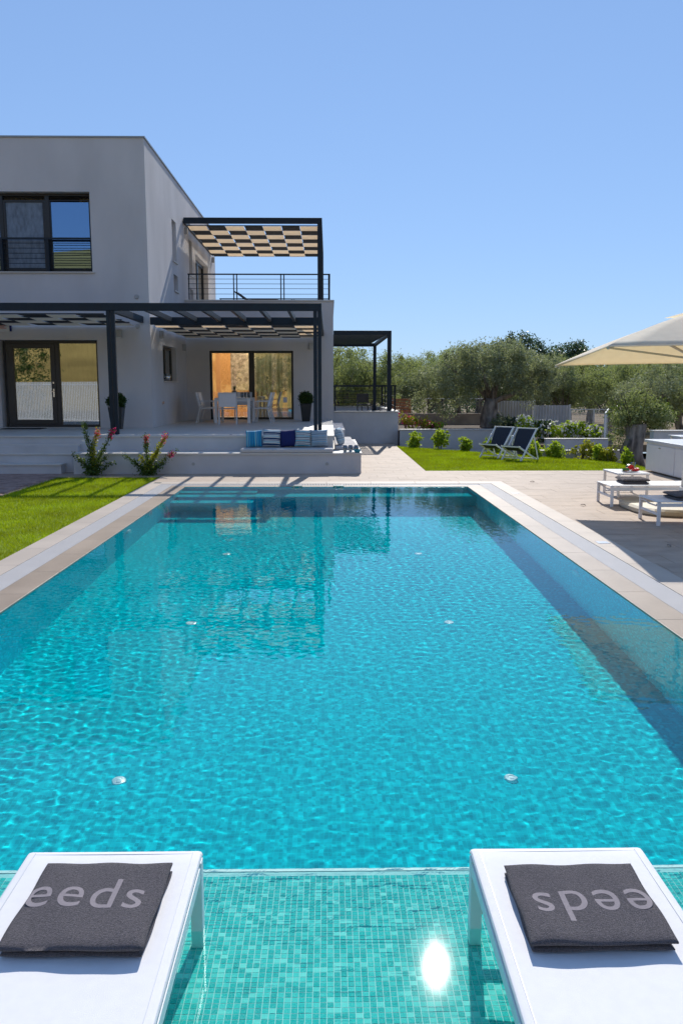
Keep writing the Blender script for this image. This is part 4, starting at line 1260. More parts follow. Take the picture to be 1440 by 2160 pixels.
def topiary(loc, label, s=1.0):
    t = thing('potted_topiary', label, 'potted plant', loc)
    q = MB(); a, b, hh = .135 * s, .20 * s, .62 * s
    q.v = [(-a, -a, 0), (a, -a, 0), (a, a, 0), (-a, a, 0), (-b, -b, hh), (b, -b, hh), (b, b, hh), (-b, b, hh), (-b + .03, -b + .03, hh), (b - .03, -b + .03, hh), (b - .03, b - .03, hh), (-b + .03, b - .03, hh), (-b + .03, -b + .03, hh - .05), (b - .03, -b + .03, hh - .05), (b - .03, b - .03, hh - .05), (-b + .03, b - .03, hh - .05)]
    q.f = [(3, 2, 1, 0)] + [(i, (i + 1) % 4, (i + 1) % 4 + 4, i + 4) for i in range(4)] + [(i + 4, (i + 1) % 4 + 4, (i + 1) % 4 + 8, i + 8) for i in range(4)] + [(i + 8, (i + 1) % 4 + 8, (i + 1) % 4 + 12, i + 12) for i in range(4)]
    q.build('planter', M['pot'], t, bevel=.008)
    MB().box(-b + .03, b - .03, -b + .03, b - .03, hh - .06, hh - .045).build('soil', M['soil'], t)
    leaf_cloud('foliage', [(0, 0, hh + .17 * s, .235 * s, .235 * s, .215 * s)], 7000, .045, M['box'], t, seed=int(loc[0] * 10) % 7, ncl=220, csig=.03, shell=.6, asp=.55)
    MB().tube([(0, 0, hh - .05), (0, 0, hh + .12)], .02, n=6).build('stem', M['stem'], t)
    return t
topiary((-.73, 26.3, T), 'box ball in a tall black planter right of the patio door', .9)
topiary((-5.42, 21.35, T), 'box ball in a tall black planter half hidden behind the left pergola post', .9)

# ------------------------------------------------------------------ deckchairs on the lawn
def deckchair(loc, rz, label):
    t = thing('deckchair', label, 'deckchair', loc, rz, 'navy sling deckchairs on the lawn')
    w = .29
    for s_ in (-w, w):
        MB().bar((s_, 0, 0), (s_, .66, .80), .028, .045).build('long_rail', M['white_metal'], t, bevel=.003)
        k = s_ * .90
        MB().bar((k, -.04, .36), (k, .70, .02), .028, .045).build('seat_rail', M['white_metal'], t, bevel=.003)
        k = s_ * 1.12
        MB().bar((k, .72, 0), (k, .50, .61), .022, .035).build('prop', M['white_metal'], t, bevel=.003)
    MB().bar((-w - .03, .66, .80), (w + .03, .66, .80), .035, .035).build('top_bar', M['white_metal'], t)
    MB().bar((-w, -.04, .365), (w, -.04, .365), .035, .035).build('front_bar', M['white_metal'], t)
    MB().bar((-w * 1.12, .70, .03), (w * 1.12, .70, .03), .03, .03).build('rear_bar', M['white_metal'], t)
    MB().bar((-w, .06, .07), (w, .06, .07), .022, .022).build('foot_bar', M['white_metal'], t)
    # sling
    prof = [(.655, .815), (.58, .68), (.50, .53), (.43, .39), (.37, .29), (.31, .245), (.22, .25), (.12, .295), (.02, .35), (-.05, .39)]
    q = MB()
    for (y, z) in prof: q.v += [(-w + .035, y, z), (w - .035, y, z), (-w + .035, y, z - .006), (w - .035, y, z - .006)]
    for i in range(len(prof) - 1):
        a = i * 4; q.f += [(a, a + 4, a + 5, a + 1), (a + 2, a + 3, a + 7, a + 6), (a, a + 2, a + 6, a + 4), (a + 1, a + 5, a + 7, a + 3)]
    q.build('sling', M['navysling'], t, smooth=False)
    # metal hoop
    hp = [( -w * 1.12, .50 + .02 * math.sin(a), .60) for a in (0,)]
    return t
dA = deckchair((4.20, 21.75, -.015), R(-48), 'left navy sling deckchair with pale frame on the lawn')
dup(dA, (4.62, 20.95, -.015), R(-48), 'right navy sling deckchair with pale frame on the lawn, nearer the pool')

# ------------------------------------------------------------------ sun loungers
def lounger(loc, rz, h, L, w, label, group, uw=False, z0=0.0):
    t = thing('sun_lounger', label, 'sun lounger', loc, rz, group)
    rec = recv if uw else (lambda o: o)
    for s_ in (-1, 1):
        x = s_ * (w / 2 - .018)
        rec(MB().box(x - .018, x + .018, 0.03, L - .02, h - .075, h - .030).build('side_rail', M['white_metal'], t, bevel=.003))
        for y in (.035, L - .30):
            rec(MB().box(x - .02, x + .02, y - .02, y + .02, z0, h - .02).build('leg', M['white_metal'], t, bevel=.003))
    for y in (.035, L - .30):
        rec(MB().box(-w / 2 + .04, w / 2 - .04, y - .012, y + .012, z0 + (h - z0) * .42, z0 + (h - z0) * .42 + .03).build('cross_bar', M['white_metal'], t))
    MB().tube([(-w / 2 + .04, .03, h - .05), (-w * .3, .05, h - .055), (-w * .2, .07, h - .085), (w * .2, .07, h - .085), (w * .3, .05, h - .055), (w / 2 - .04, .03, h - .05)], .011, n=8).build('bent_rail', M['white_metal'], t, smooth=True)
    # sling surface with a slight sag and rolled edges
    split = L * .62
    def sling(name, y0, y1):
        us = [-1, -.985, -.95] + [i / 6 - 1 for i in range(1, 12)] + [.95, .985, 1]; vs = [0, .006, .02] + [j / 14 for j in range(1, 14)] + [.98, 1]
        nx, ny = len(us) - 1, len(vs) - 1; V = []; Fc = []
        for j in range(ny + 1):
            for i in range(nx + 1):
                u = us[i]; v = vs[j]
                z = h - .006 * (1 - u * u) * math.sin(math.pi * v) ** .5
                z -= (.012 if abs(u) > .99 else .003 if abs(u) > .98 else 0)
                if name == 'sling': z -= (.012 if j == 0 else .003 if j == 1 else 0)
                V.append((u * w / 2, y0 + (y1 - y0) * v, z))
        for j in range(ny):
            for i in range(nx):
                a = j * (nx + 1) + i; Fc.append((a, a + 1, a + nx + 2, a + nx + 1))
        o = npmesh(name, V, Fc, M['sling'], t, smooth=True)
        s_ = o.modifiers.new('solid', 'SOLIDIFY'); s_.thickness = .014; s_.offset = -1
        b = o.modifiers.new('bevel', 'BEVEL'); b.width = .004; b.segments = 2; b.limit_method = 'ANGLE'
        return o
    for s_ in (-1, 1):
        MB().box(s_ * (w / 2 - .030) - .0012, s_ * (w / 2 - .030) + .0012, .02, L - .02, h - .004, h + .0012).build('stitched_hem', M['grey_metal'], t)
    MB().box(-w / 2 + .03, w / 2 - .03, .026, .0284, h - .006, h - .0002).build('stitched_hem', M['grey_metal'], t)
    sling('sling', 0.0, split - .01)
    sling('backrest_sling', split + .01, L)
    return t
def towel(loc, rz, w, d, th, label, group, text=True, seed=0, skew=(0, 0, 0, 0), scale_txt=1.0):
    """folded terry towel: two stacked folded layers; local +y is away from the reader"""
    t = thing('folded_towel', label, 'towel', loc, rz, group)
    rng = np.random.default_rng(seed)
    surf = {}; wv = [1]
    def layer(name, w, d, z0, z1, off, jag):
        nx, ny = 40, 34; V = []; Fc = []
        ph = rng.uniform(0, 6.28, 6)
        surf['f'] = lambda x, y: z1 + .0035 * math.sin(6 * x / w + ph[0]) * math.sin(4.8 * y / d + ph[1]) + .0018 * math.sin(14 * x / w + ph[2] + 6 * y / d)
        for side in (1, 0):
            for j in range(ny + 1):
                for i in range(nx + 1):
                    u = i / nx * 2 - 1; v = j / ny * 2 - 1
                    # rounded rim
                    edge = max(abs(u) ** 14, abs(v) ** 14)
                    th_ = (z1 - z0)
                    if side: z = z1 - th_ * .45 * edge + wv[0] * .0035 * math.sin(3 * u + ph[0]) * math.sin(2.4 * v + ph[1]) + wv[0] * .0018 * math.sin(7 * u + ph[2] + 3 * v)
                    else: z = z0 + th_ * .35 * edge
                    x = u * w / 2 + off[0] + .002 * math.sin(5 * v + ph[3]) * abs(u) + skew[0] * v * w / 2
                    y = v * d / 2 + off[1] + .002 * math.sin(4 * u + ph[4]) * abs(v) + skew[1] * u * d / 2
                    V.append((x, y, z))
        b = (nx + 1) * (ny + 1)
        for s_ in (0, 1):
            for j in range(ny):
                for i in range(nx):
                    a = s_ * b + j * (nx + 1) + i; q_ = (a, a + 1, a + nx + 2, a + nx + 1)
                    Fc.append(q_ if s_ == 0 else q_[::-1])
        def rim(a, c): Fc.append((a, a + b, c + b, c))
        for i in range(nx): rim(i, i + 1); rim(ny * (nx + 1) + i + 1, ny * (nx + 1) + i)
        for j in range(ny): rim((j + 1) * (nx + 1), j * (nx + 1)); rim(j * (nx + 1) + nx, (j + 1) * (nx + 1) + nx)
        o = npmesh(name, V, Fc, M['towel'], t, smooth=True)
        return o
    wv[0] = .25; layer('lower_fold', w * .97, d * .965, 0.0, th * .42, (.004, .0), 0); wv[0] = 1
    layer('upper_fold', w, d, th * .47, th, (0, 0), 0)
    if text:
        cu = bpy.data.curves.new('letters', 'FONT'); cu.body = 'eeds'; cu.size = 1.0; cu.extrude = 0.0
        cu.space_character = 1.12
        to = bpy.data.objects.new('tmp_text', cu); COL.objects.link(to)
        dg = bpy.context.evaluated_depsgraph_get(); dg.update()
        me = bpy.data.meshes.new_from_object(to.evaluated_get(dg))
        bpy.data.objects.remove(to)
        bm = bmesh.new(); bm.from_mesh(me)
        bmesh.ops.triangulate(bm, faces=bm.faces)
        bmesh.ops.remove_doubles(bm, verts=bm.verts, dist=1e-4)
        xs = [v.co.x for v in bm.verts]; x1 = max(xs)
        sx, sy = .178 * scale_txt, .205 * scale_txt
        for v in bm.verts:
            v.co = Vector(((v.co.x - x1) * sx + TXT[0], v.co.y * sy + TXT[1], 0))
        # cut the first letter where the towel folds under
        geom = bm.verts[:] + bm.edges[:] + bm.faces[:]
        bmesh.ops.bisect_plane(bm, geom=geom, plane_co=(-w / 2 + .010, 0, 0), plane_no=(-1, 0, 0), clear_outer=True)
        for it in range(2): bmesh.ops.subdivide_edges(bm, edges=[e for e in bm.edges if e.calc_length() > .015], cuts=2)
        bmesh.ops.triangulate(bm, faces=bm.faces)
        r = bmesh.ops.extrude_face_region(bm, geom=bm.faces[:])
        for e in r['geom']:
            if isinstance(e, bmesh.types.BMVert): e.co.z += .0018
        for v in bm.verts: v.co.z += surf['f'](v.co.x, v.co.y) - .0012
        me2 = bpy.data.meshes.new('lettering'); bm.to_mesh(me2); bm.free()
        link('lettering', me2, M['print'], t)
    return t
HL = .26
G1 = 'white sling loungers standing in the shallow pool ledge'
ll = lounger((-.722, 2.605, 0), R(180), HL, 1.95, .585, 'white sling lounger in the shallow water with the upright lettered towel, left one', G1, True, -.117)
lounger((.765, 2.605, 0), R(180), HL, 1.95, .585, 'white sling lounger in the shallow water with the upside down lettered towel, right one', G1, True, -.117)
TXT = (.150, -.035)
towel((-.708, 2.268, HL - .002), R(-2), .40, .415, .042, 'folded charcoal towel with upright grey lettering on the left white lounger', 'charcoal towels on the near loungers', seed=3, skew=(-.02, .02))
TXT = (.155, -.035)
towel((.758, 2.255, HL - .002), R(180.5), .408, .385, .042, 'folded charcoal towel with upside down grey lettering on the right white lounger', 'charcoal towels on the near loungers', seed=8, skew=(.01, .0))
G2 = 'white loungers under the parasol'
lgA = lounger((4.30, 12.86, 0.003), R(-90), .33, 2.0, .68, 'farther white lounger under the parasol with a charcoal towel', G2)
dup(lgA, (4.31, 11.06, 0.003), R(-90), 'nearer white lounger under the parasol with a charcoal towel')
towel((4.78, 12.92, .33), R(-94),   .44, .42, .085, 'folded charcoal towel on the farther lounger under the parasol', 'charcoal towels on the far loungers', text=False, seed=11)
towel((4.84, 11.0, .33), R(-88), .46, .52, .09, 'folded charcoal towel on the nearer lounger under the parasol', 'charcoal towels on the far loungers', text=False, seed=12)
# side table with watermelon
stb = thing('side_table', 'small white side table behind the far lounger with watermelon on it', 'table', (5.06, 14.0, .003))
MB().box(-.27, .27, -.38, .38, .375, .405).build('table_top', M['white_metal'], stb, bevel=.004)
for sx in (-.24, .24):
    for sy in (-.35, .35): MB().box(sx - .018, sx + .018, sy - .018, sy + .018, 0, .374).build('leg', M['white_metal'], stb)
MB().box(-.22, .22, -.355, -.335, .02, .045).box(-.22, .22, .335, .355, .02, .045).build('cross_bar', M['white_metal'], stb)
pl = thing('melon_plate', 'white plate of red watermelon wedges on the small side table', 'plate of fruit', (5.08, 13.88, .409))
MB().lathe([(0, 0), (.09, .002), (.14, .016), (.135, .018), (.085, .008), (0, .008)], n=28).build('plate', M['porcelain'], pl, smooth=True)
def wedge(mx, rot, s=1.0, tilt=0):
    q = MB(); n = 8; th = .022
    for yy in (-th, th):
        q.v.append((0, yy, 0))
        for i in range(n + 1):
            a = math.pi * (.18 + .64 * i / n); q.v.append((math.cos(a) * .085 * s, yy, math.sin(a) * .085 * s))
    m_ = n + 2
    for i in range(1, n + 1):
        q.f.append((0, i, i + 1)); q.f.append((m_, m_ + i + 1, m_ + i))
    q.f += [(0, m_, m_ + 1, 1), (n + 1, m_ + n + 1, m_, 0)]
    o = q.build('melon_wedge', M['red'], pl, loc=mx); o.rotation_euler = (tilt, 0, rot)
    q = MB()
    for yy in (-th, th):
        for rr in (.085, .091):
            for i in range(n + 1):
                a = math.pi * (.18 + .64 * i / n); q.v.append((math.cos(a) * rr * s, yy, math.sin(a) * rr * s))
    k = n + 1
    for i in range(n):
        q.f += [(i, i + 1, k + i + 1, k + i), (2 * k + i, 3 * k + i, 3 * k + i + 1, 2 * k + i + 1), (k + i, k + i + 1, 3 * k + i + 1, 3 * k + i), (i, 2 * k + i, 2 * k + i + 1, i + 1)]
    q.build('rind', M['rind'], o)
wedge((0, .02, .03), .5, 1.1, .1)
wedge((-.09, -.02, .03), .1, .8, 1.25)
wedge((.08, -.03, .03), 2.6, .8, 1.3)
tumbler(5.17, 13.98, .409, .155, .04, .5, M['lemon'], 'single tall tumbler beside the watermelon plate', 'tumbler on the side table')

# ------------------------------------------------------------------ parasol
um = thing('parasol', 'large square ecru parasol on a pale mast at the right edge', 'parasol', (5.30, 12.25, 0))
CX, CY = 5.30, 12.25
cn = [Vector((3.52, 10.6, 2.33)), Vector((3.82, 14.15, 2.19)), Vector((7.36, 13.86, 2.22)), Vector((7.06, 10.32, 2.36))]
apex = Vector((5.45, 12.24, 2.93))
off = Vector((CX, CY, 0))
for k in range(4):
    a = cn[k] - off; b = cn[(k + 1) % 4] - off; ap = apex - off
    V = []; Fc = []; nu, nv = 10, 10
    for j in range(nv + 1):
        v = j / nv
        for i in range(nu + 1):
            u = i / nu
            e = a.lerp(b, u)
            e = e + (ap - e) * .035 * math.sin(math.pi * u)       # slack hem pulled inwards
            p_ = ap.lerp(e, v)
            p_.z += -.045 * math.sin(math.pi * u) * v * (1.2 - v) + .05 * math.sin(math.pi * v)
            V.append(tuple(p_))
    for j in range(nv):
        for i in range(nu):
            q_ = j * (nu + 1) + i; Fc.append((q_, q_ + nu + 1, q_ + nu + 2, q_ + 1))
    o = npmesh('canopy_panel', V, Fc, M['canopy'], um, smooth=True)
    sd = o.modifiers.new('solid', 'SOLIDIFY'); sd.thickness = .004
    # hem
    MB().tube([V[nv * (nu + 1) + i] for i in range(nu + 1)], .008, n=5).build('hem', M['canopy'], um)
    r0 = ap + Vector((0, 0, -.04)); r1 = a + Vector((0, 0, -.02))
    mid = r0.lerp(r1, .5) + Vector((0, 0, .045))
    MB().bar(tuple(r0), tuple(mid), .03, .04).bar(tuple(mid), tuple(r1), .03, .035).build('rib', M['umb_frame'], um)
    hub = Vector((0.08, 0, 2.23))
    MB().bar(tuple(hub), tuple(r0.lerp(r1, .62) + Vector((0, 0, .01))), .026, .03).build('strut', M['umb_frame'], um)
V0 = MB(); a0 = apex - off
for s_ in (0, ):
    r = .42; z = -.13
    V0.v = [(a0.x, a0.y, a0.z + .05)] + [(a0.x + r * c_, a0.y + r * s2, a0.z + z + .05) for c_, s2 in ((-1, -1), (-1, 1), (1, 1), (1, -1))]
    V0.f = [(0, 2, 1), (0, 3, 2), (0, 4, 3), (0, 1, 4)]
V0.build('vent_cap', M['canopy'], um)
MB().lathe([(0, 2.17), (.07, 2.17), (.08, 2.20), (.08, 2.27), (.05, 2.30), (0, 2.30)], n=16).build('hub', M['umb_frame'], um, loc=(.08, 0, 0))
MB().tube([(.0, 0, .08), (.03, 0, 1.4), (.10, 0, 2.9)], [.036, .034, .03], n=16).build('mast', M['white_metal'], um, smooth=True)
MB().box(-.06, -.03, -.05, -.02, 1.60, 1.66).tube([(-.02, -.05, 1.63), (-.10, -.09, 1.63), (-.10, -.09, 1.58)], .01, n=6).build('crank', M['umb_frame'], um)
pr = []
q = MB(); n = 40
for (rr, z) in ((.80, .0), (.82, .02), (.82, .07), (.78, .10), (.30, .115), (.10, .13)):
    for i in range(n):
        a = 2 * math.pi * i / n; c_, s2 = math.cos(a), math.sin(a)
        k = 1 / (abs(c_) ** 3.2 + abs(s2) ** 3.2) ** (1 / 3.2)
        q.v.append((c_ * rr * k, s2 * rr * k, z))
for j in range(5):
    for i in range(n): q.f.append((j * n + i, j * n + (i + 1) % n, (j + 1) * n + (i + 1) % n, (j + 1) * n + i))
q.f.append(tuple(range(5 * n, 6 * n)))
q.build('base', M['base'], um, smooth=False, loc=(-.02, 0, .003))
MB().lathe([(.055, .0), (.055, .22), (.04, .23)], n=16).build('mast_collar', M['white_metal'], um, loc=(0, 0, .12))
for a in (-2.3, -1.2, -.2):
    MB().box(-.06, .06, -.012, .012, .03, .07).build('base_latch', M['steel'], um, loc=(-.02 + .83 * math.cos(a), .83 * math.sin(a), 0)).rotation_euler = (0, 0, a + math.pi / 2)

# ------------------------------------------------------------------ flowering plants at the terrace
def spray(label, loc, stems, seed, cat='flowering plant'):
    t = thing('bougainvillea', label, cat, loc)
    rng = np.random.default_rng(seed)
    def leaves(name, pts, n, sp, size, m, asp=.6):
        pts = np.array(pts); i = rng.integers(0, len(pts), n)
        p = pts[i] + rng.normal(size=(n, 3)) * sp
        d = rng.normal(size=(n, 3)); d /= np.linalg.norm(d, axis=1)[:, None]
        e = rng.normal(size=(n, 3)); e -= d * (e * d).sum(1)[:, None]; e /= np.linalg.norm(e, axis=1)[:, None]
        L = size * rng.uniform(.6, 1.3, n)[:, None]
        V = np.stack([p - d * L / 2, p + e * L * asp / 2, p + d * L / 2, p - e * L * asp / 2], 1).reshape(-1, 3)
        npmesh(name, V, np.arange(4 * n).reshape(-1, 4), m, t)
    low = []
    for (dx, dy, h, lm, top) in stems:
        pts = []
        for k in range(11):
            v = k / 10
            pts.append((dx * v ** 1.4 + .015 * math.sin(v * 6 + dx * 9), dy * v, h * v))
        MB().tube(pts, [.012 - .009 * k / 10 for k in range(11)], n=5).build('stem', M['stem'], t)
        up = [p_ for p_ in pts if p_[2] > .12 * h]
        dense = []
        for a_, b_ in zip(up[:-1], up[1:]):
            for f_ in np.linspace(0, 1, 5): dense.append(tuple(np.array(a_) * (1 - f_) + np.array(b_) * f_))
        leaves('leaves', dense, int(330 * h + 60), .030, .045, M[lm])
        if top:
            leaves('blossom', dense[-8:], 70, .032, .045, M[top])
        low += pts[:5]
    leaves('lower_foliage', low, 650, .075, .055, M['midgreen'])
    return t
spray('tall upright flowering shrub with magenta and orange tips, left of the pergola post base', (-4.98, 17.42, -.03),
      [(-.12, 0, 1.12, 'midgreen', None), (.14, -.03, .98, 'yellowleaf', 'coral'), (.50, 0, .98, 'midgreen', 'magenta'), (.02, .03, .7, 'midgreen', None), (-.42, 0, .50, 'midgreen', None), (.30, -.05, .42, 'midgreen', None), (-.25, -.03, .38, 'midgreen', None), (.45, 0, .30, 'midgreen', None)], 4)
spray('smaller flowering shrub with coral and magenta tips, at the corner by the pool rim', (-3.82, 17.40, -.03),
      [(.0, 0, .86, 'midgreen', 'coral'), (.42, 0, .87, 'yellowleaf', 'magenta'), (.30, 0, .72, 'yellowleaf', None), (-.50, 0, .48, 'midgreen', None), (-.12, -.03, .45, 'yellowleaf', None), (.60, 0, .52, 'midgreen', 'magenta'), (-.3, 0, .34, 'midgreen', None), (.35, 0, .3, 'midgreen', None)], 9)

# ------------------------------------------------------------------ shrubs along the walls
def bush(name, label, cat, loc, r, h, m='green', n=520, size=.075, seed=0, group=None, flowers=None, z=0, asp=.55, stems=True):
    t = thing(name, label, cat, loc, random.uniform(0, 6), group)
    rng = random.Random(seed)
    blobs = [(rng.uniform(-.6, .6) * r, rng.uniform(-.4, .4) * r, h * rng.uniform(.4, .70), r * rng.uniform(.5, .8), r * rng.uniform(.45, .7), h * rng.uniform(.28, .4)) for _ in range(5)]
    leaf_cloud('leaves', blobs, n, size, M[m], t, seed, ncl=max(16, n // 16), csig=.035, shell=.3, asp=asp)
    if stems:
        mb = MB()
        for i in range(5):
            a = rng.uniform(0, 6.28); mb.tube([(0, 0, 0), (math.cos(a) * r * .25, math.sin(a) * r * .25, h * .4), (math.cos(a) * r * .5, math.sin(a) * r * .5, h * .75)], [.012, .009, .004], n=5)
        mb.build('stems', M['stem'], t)
    if flowers:
        leaf_fl = leaf_cloud('flowers', blobs, int(n * .16), size * .9, M[flowers], t, seed + 5, shell=.75, asp=.9); kind(leaf_fl, 'stuff')
    return t
GS = 'glossy bright green shrubs along the garden walls'
def atxy(px, y): return (px - 694) / 1763 * y
for k, (px, y, r, h, lb) in enumerate([
    (874, 25.9, .27, .52, 'leftmost round bright shrub at the foot of the long low wall'),
    (929, 25.35, .25, .60, 'taller bright shrub between the leftmost shrub and the deckchairs'),
    (980, 24.5, .22, .45, 'small bright shrub just left of the deckchairs'),
    (1043, 23.9, .22, .44, 'bright shrub half hidden behind the left deckchair'),
    (1133, 22.25, .20, .42, 'bright shrub at the right leg of the right deckchair'),
    (1180, 22.05, .30, .34, 'low yellowish shrub by the lowest wall, right of the deckchairs'),
    (1236, 21.8, .32, .46, 'tallest yellow green shrub in front of the lowest wall'),
    (1268, 21.2, .17, .30, 'thin small shrub between the tallest and the rightmost one'),
    (1292, 20.8, .26, .34, 'rightmost spreading yellow green shrub before the lowest wall'),
    (1333, 20.0, .15, .34, 'small sprouting shrub at the foot of the stump')]):
    bush('shrub', lb, 'shrub', (atxy(px, y), y, -.28 if k < 5 else -.22), r, h + .27, 'green' if k < 5 else 'yellowleaf' if k in (6, 8) else 'green', 950, .085, 20 + k, GS)
GH = 'white flowering oleander bushes behind the short wall'
for k, (px, y, r, h, m_) in enumerate([(1118, 26.6, .55, .95, 'green'), (1160, 26.8, .5, .85, 'midgreen'), (1195, 26.4, .55, .85, 'green'), (1235, 26.7, .5, .8, 'midgreen'), (1262, 26.3, .45, .7, 'green')]):
    lb = ['leftmost white flowering bush, behind the right deckchair', 'second white flowering bush from the left behind the short wall', 'middle white flowering bush behind the short wall', 'white flowering bush just left of the rightmost one', 'rightmost white flowering bush, beside the gate leaf'][k]
    bush('flowering_bush', lb, 'bush', (atxy(px, y), y, 0.0), r, h, m_, 2600, .085, 40 + k, GH, 'whiteflower')
GF = 'red and yellow flowering plants on the raised bed'
for k, (px, y, r, h, f_) in enumerate([(856, 27.9, .28, .65, 'magenta'), (872, 28.2, .30, .50, 'coral'), (893, 28.0, .30, .42, 'coral'), (912, 27.9, .28, .28, 'magenta'), (930, 28.1, .22, .22, None)]):
    lb = ['tallest yellow green plant beside the low rear block corner', 'second flowering plant from the rear block on the raised bed', 'coral flowering plant in the middle of the raised bed', 'low magenta flowering plant on the raised bed', 'smallest plain green plant on the raised bed'][k]
    bush('flowering_plant', lb, 'plant', (atxy(px, y), y, .43), r, h, 'yellowleaf' if k in (0, 2) else 'green', 700, .06, 60 + k, GF, f_)
bush('shrub', 'silvery grey shrub at the right foot of the big olive', 'shrub', (atxy(1062, 29.2), 29.2, .1), .45, 1.1, 'olive2', 1500, .07, 77)
bush('shrub', 'dark green shrub between the big olive and the flowering bushes', 'shrub', (atxy(1088, 28.6), 28.6, .1), .45, .75, 'dark', 1500, .07, 78)

# ------------------------------------------------------------------ trees
def crown_blobs(rng, w, h, z0, n=13):
    out = []
    for i in range(n):
        a = rng.uniform(0, 6.28); r = w * .5 * rng.uniform(.15, .72)
        z = z0 + h * rng.uniform(.12, .80)
        s = rng.uniform(.16, .27) * w
        out.append((math.cos(a) * r, math.sin(a) * r, z, s, s, s * rng.uniform(.6, .85)))
    return out
crowns = {}
def crown_mesh(key, w, h, z0, n, size, m, seed, **kw):
    rng = random.Random(seed)
    bl = crown_blobs(rng, w, h, z0)
    o = leaf_cloud('crown', bl, n, size, m, None, seed, ncl=n // 55, csig=.13, shell=.5, droop=.35, **kw)
    me = o.data; bpy.data.objects.remove(o)
    mb = MB()
    for b in bl[:8]:
        mb.tube([(0, 0, z0 * .75), (b[0] * .35, b[1] * .35, z0 + (b[2] - z0) * .35), (b[0] * .8, b[1] * .8, b[2])], [.07, .045, .015], n=6, rough=.1)
    tr = bpy.data.meshes.new('limbs'); tr.from_pydata(mb.v, [], mb.f); tr.materials.append(M['bark'])
    mb = MB(); mb.tube([(.03, 0, -.1), (-.04, .03, z0 * .3), (.05, -.02, z0 * .6), (0, 0, z0 * .95)], [.24, .19, .17, .12], n=10, rough=.12)
    tk = bpy.data.meshes.new('trunk'); tk.from_pydata(mb.v, [], mb.f); tk.materials.append(M['bark'])
    crowns[key] = (me, tr, tk)
crown_mesh('a', 4.6, 3.0, 1.0, 16000, .115, M['olive'], 1)
crown_mesh('b', 4.2, 3.4, .9, 16000, .115, M['olive2'], 2)
crown_mesh('c', 5.0, 2.8, 1.1, 16000, .115, M['olive'], 3)
crown_mesh('d', 3.4, 3.2, 1.6, 14000, .12, M['dark'], 4, asp=.5)
def tree(key, loc, s, label, rz=None, name='olive_tree', group='olive trees beyond the garden', sz=None):
    t = thing(name, label, 'tree', loc, random.uniform(0, 6.28) if rz is None else rz, group)
    t.scale = (s, s, sz or s)
    me, lm, tk = crowns[key]
    link('crown', me, None, t)
    k = link('trunk', tk, None, t); link('limb', lm, None, k)
    return t
# the big olive with its thick gnarled trunk
bt = thing('olive_tree', 'big old olive tree with thick gnarled trunk and broad crown behind the lawn', 'tree', (5.78, 30.0, .35))
mb = MB()
mb.tube([(.02, 0, -.2), (.0, 0, .1), (-.05, .02, .45), (.02, 0, .8), (.05, 0, 1.1)], [.40, .34, .28, .27, .22], n=22, rough=.10)
mb.tube([(.12, -.05, -.1), (.30, -.05, .15), (.30, 0, .42), (.12, 0, .75)], [.24, .20, .16, .12], n=14, rough=.14)
mb.build('trunk', M['bark'], bt, smooth=True)
for pts, rr in (([(.0, 0, 1.0), (-.35, .1, 1.5), (-1.0, 0, 1.9), (-1.6, .1, 2.3)], [.14, .09, .06, .02]), ([(.05, 0, 1.0), (.2, 0, 1.6), (.35, .1, 2.4), (.3, .2, 3.0)], [.15, .10, .06, .02]), ([(.1, 0, 1.0), (.8, 0, 1.25), (1.5, .2, 1.8), (1.9, .2, 2.2)], [.12, .08, .05, .02]), ([(0, 0, 1.05), (-.2, -.3, 1.7), (-.5, -.6, 2.3)], [.10, .07, .02])):
    MB().tube(pts, rr, n=8, rough=.12).build('limb', M['bark'], bt, smooth=True)
rng_ = random.Random(12)
bl = [(-1.9, 0, 1.75, .75, .8, .6), (-2.3, .2, 1.05, .5, .6, .45), (-1.2, .1, 2.35, .8, .8, .5), (-.4, 0, 2.6, .85, .9, .5), (.5, .1, 2.75, .8, .9, .5), (1.2, 0, 2.3, .8, .8, .6), (1.8, .1, 1.7, .7, .8, .6), (-1.1, -.4, 1.4, .7, .7, .55), (-.5, -.6, 1.9, .7, .7, .5), (.7, -.5, 1.8, .8, .7, .5), (1.5, -.4, 1.2, .55, .6, .4), (-1.6, -.5, .7, .45, .5, .35), (.1, .9, 2.2, 1.2, .8, .7), (2.2, .3, 2.2, .5, .6, .5)]
leaf_cloud('crown', bl, 34000, .095, M['olive2'], bt, 31, ncl=900, csig=.10, shell=.45, droop=.3)
# old stump with sprouts, right
sp_ = thing('olive_stump', 'old pollarded olive stump sprouting leafy shoots beside the outdoor cabinet', 'tree', (7.98, 21.6, -.2))
mb = MB(); mb.tube([(0, 0, -.1), (-.03, 0, .3), (.02, 0, .65), (0, 0, 1.08)], [.28, .22, .20, .25], n=22, rough=.16)
mb.tube([(-.16, -.10, 0), (-.22, -.1, .40), (-.08, -.05, .85)], [.13, .15, .09], n=14, rough=.15)
mb.build('trunk', M['bark'], sp_, smooth=True)
leaf_cloud('shoots', [(-.25, 0, 1.25, .42, .45, .30), (.2, 0, 1.45, .5, .5, .40), (.65, .1, 1.25, .45, .5, .30), (-.42, .1, .8, .22, .3, .4), (.0, 0, 1.85, .28, .3, .3)], 6500, .075, M['olive'], sp_, 8, ncl=260, csig=.07, shell=.35, asp=.34)
leaf_cloud('inner_leaves', [(-.1, .3, 1.3, .5, .4, .4), (.6, .3, 1.3, .6, .5, .4)], 3500, .08, M['midgreen'], sp_, 9, ncl=200, csig=.08, shell=.3)
mb = MB()
for i in range(9):
    a = random.uniform(0, 6.28); mb.tube([(math.cos(a) * .2, math.sin(a) * .2, 1.0), (math.cos(a) * .5, math.sin(a) * .35, 1.5), (math.cos(a) * .75, math.sin(a) * .4, 1.9)], [.02, .013, .004], n=5)
mb.build('branches', M['stem'], sp_)
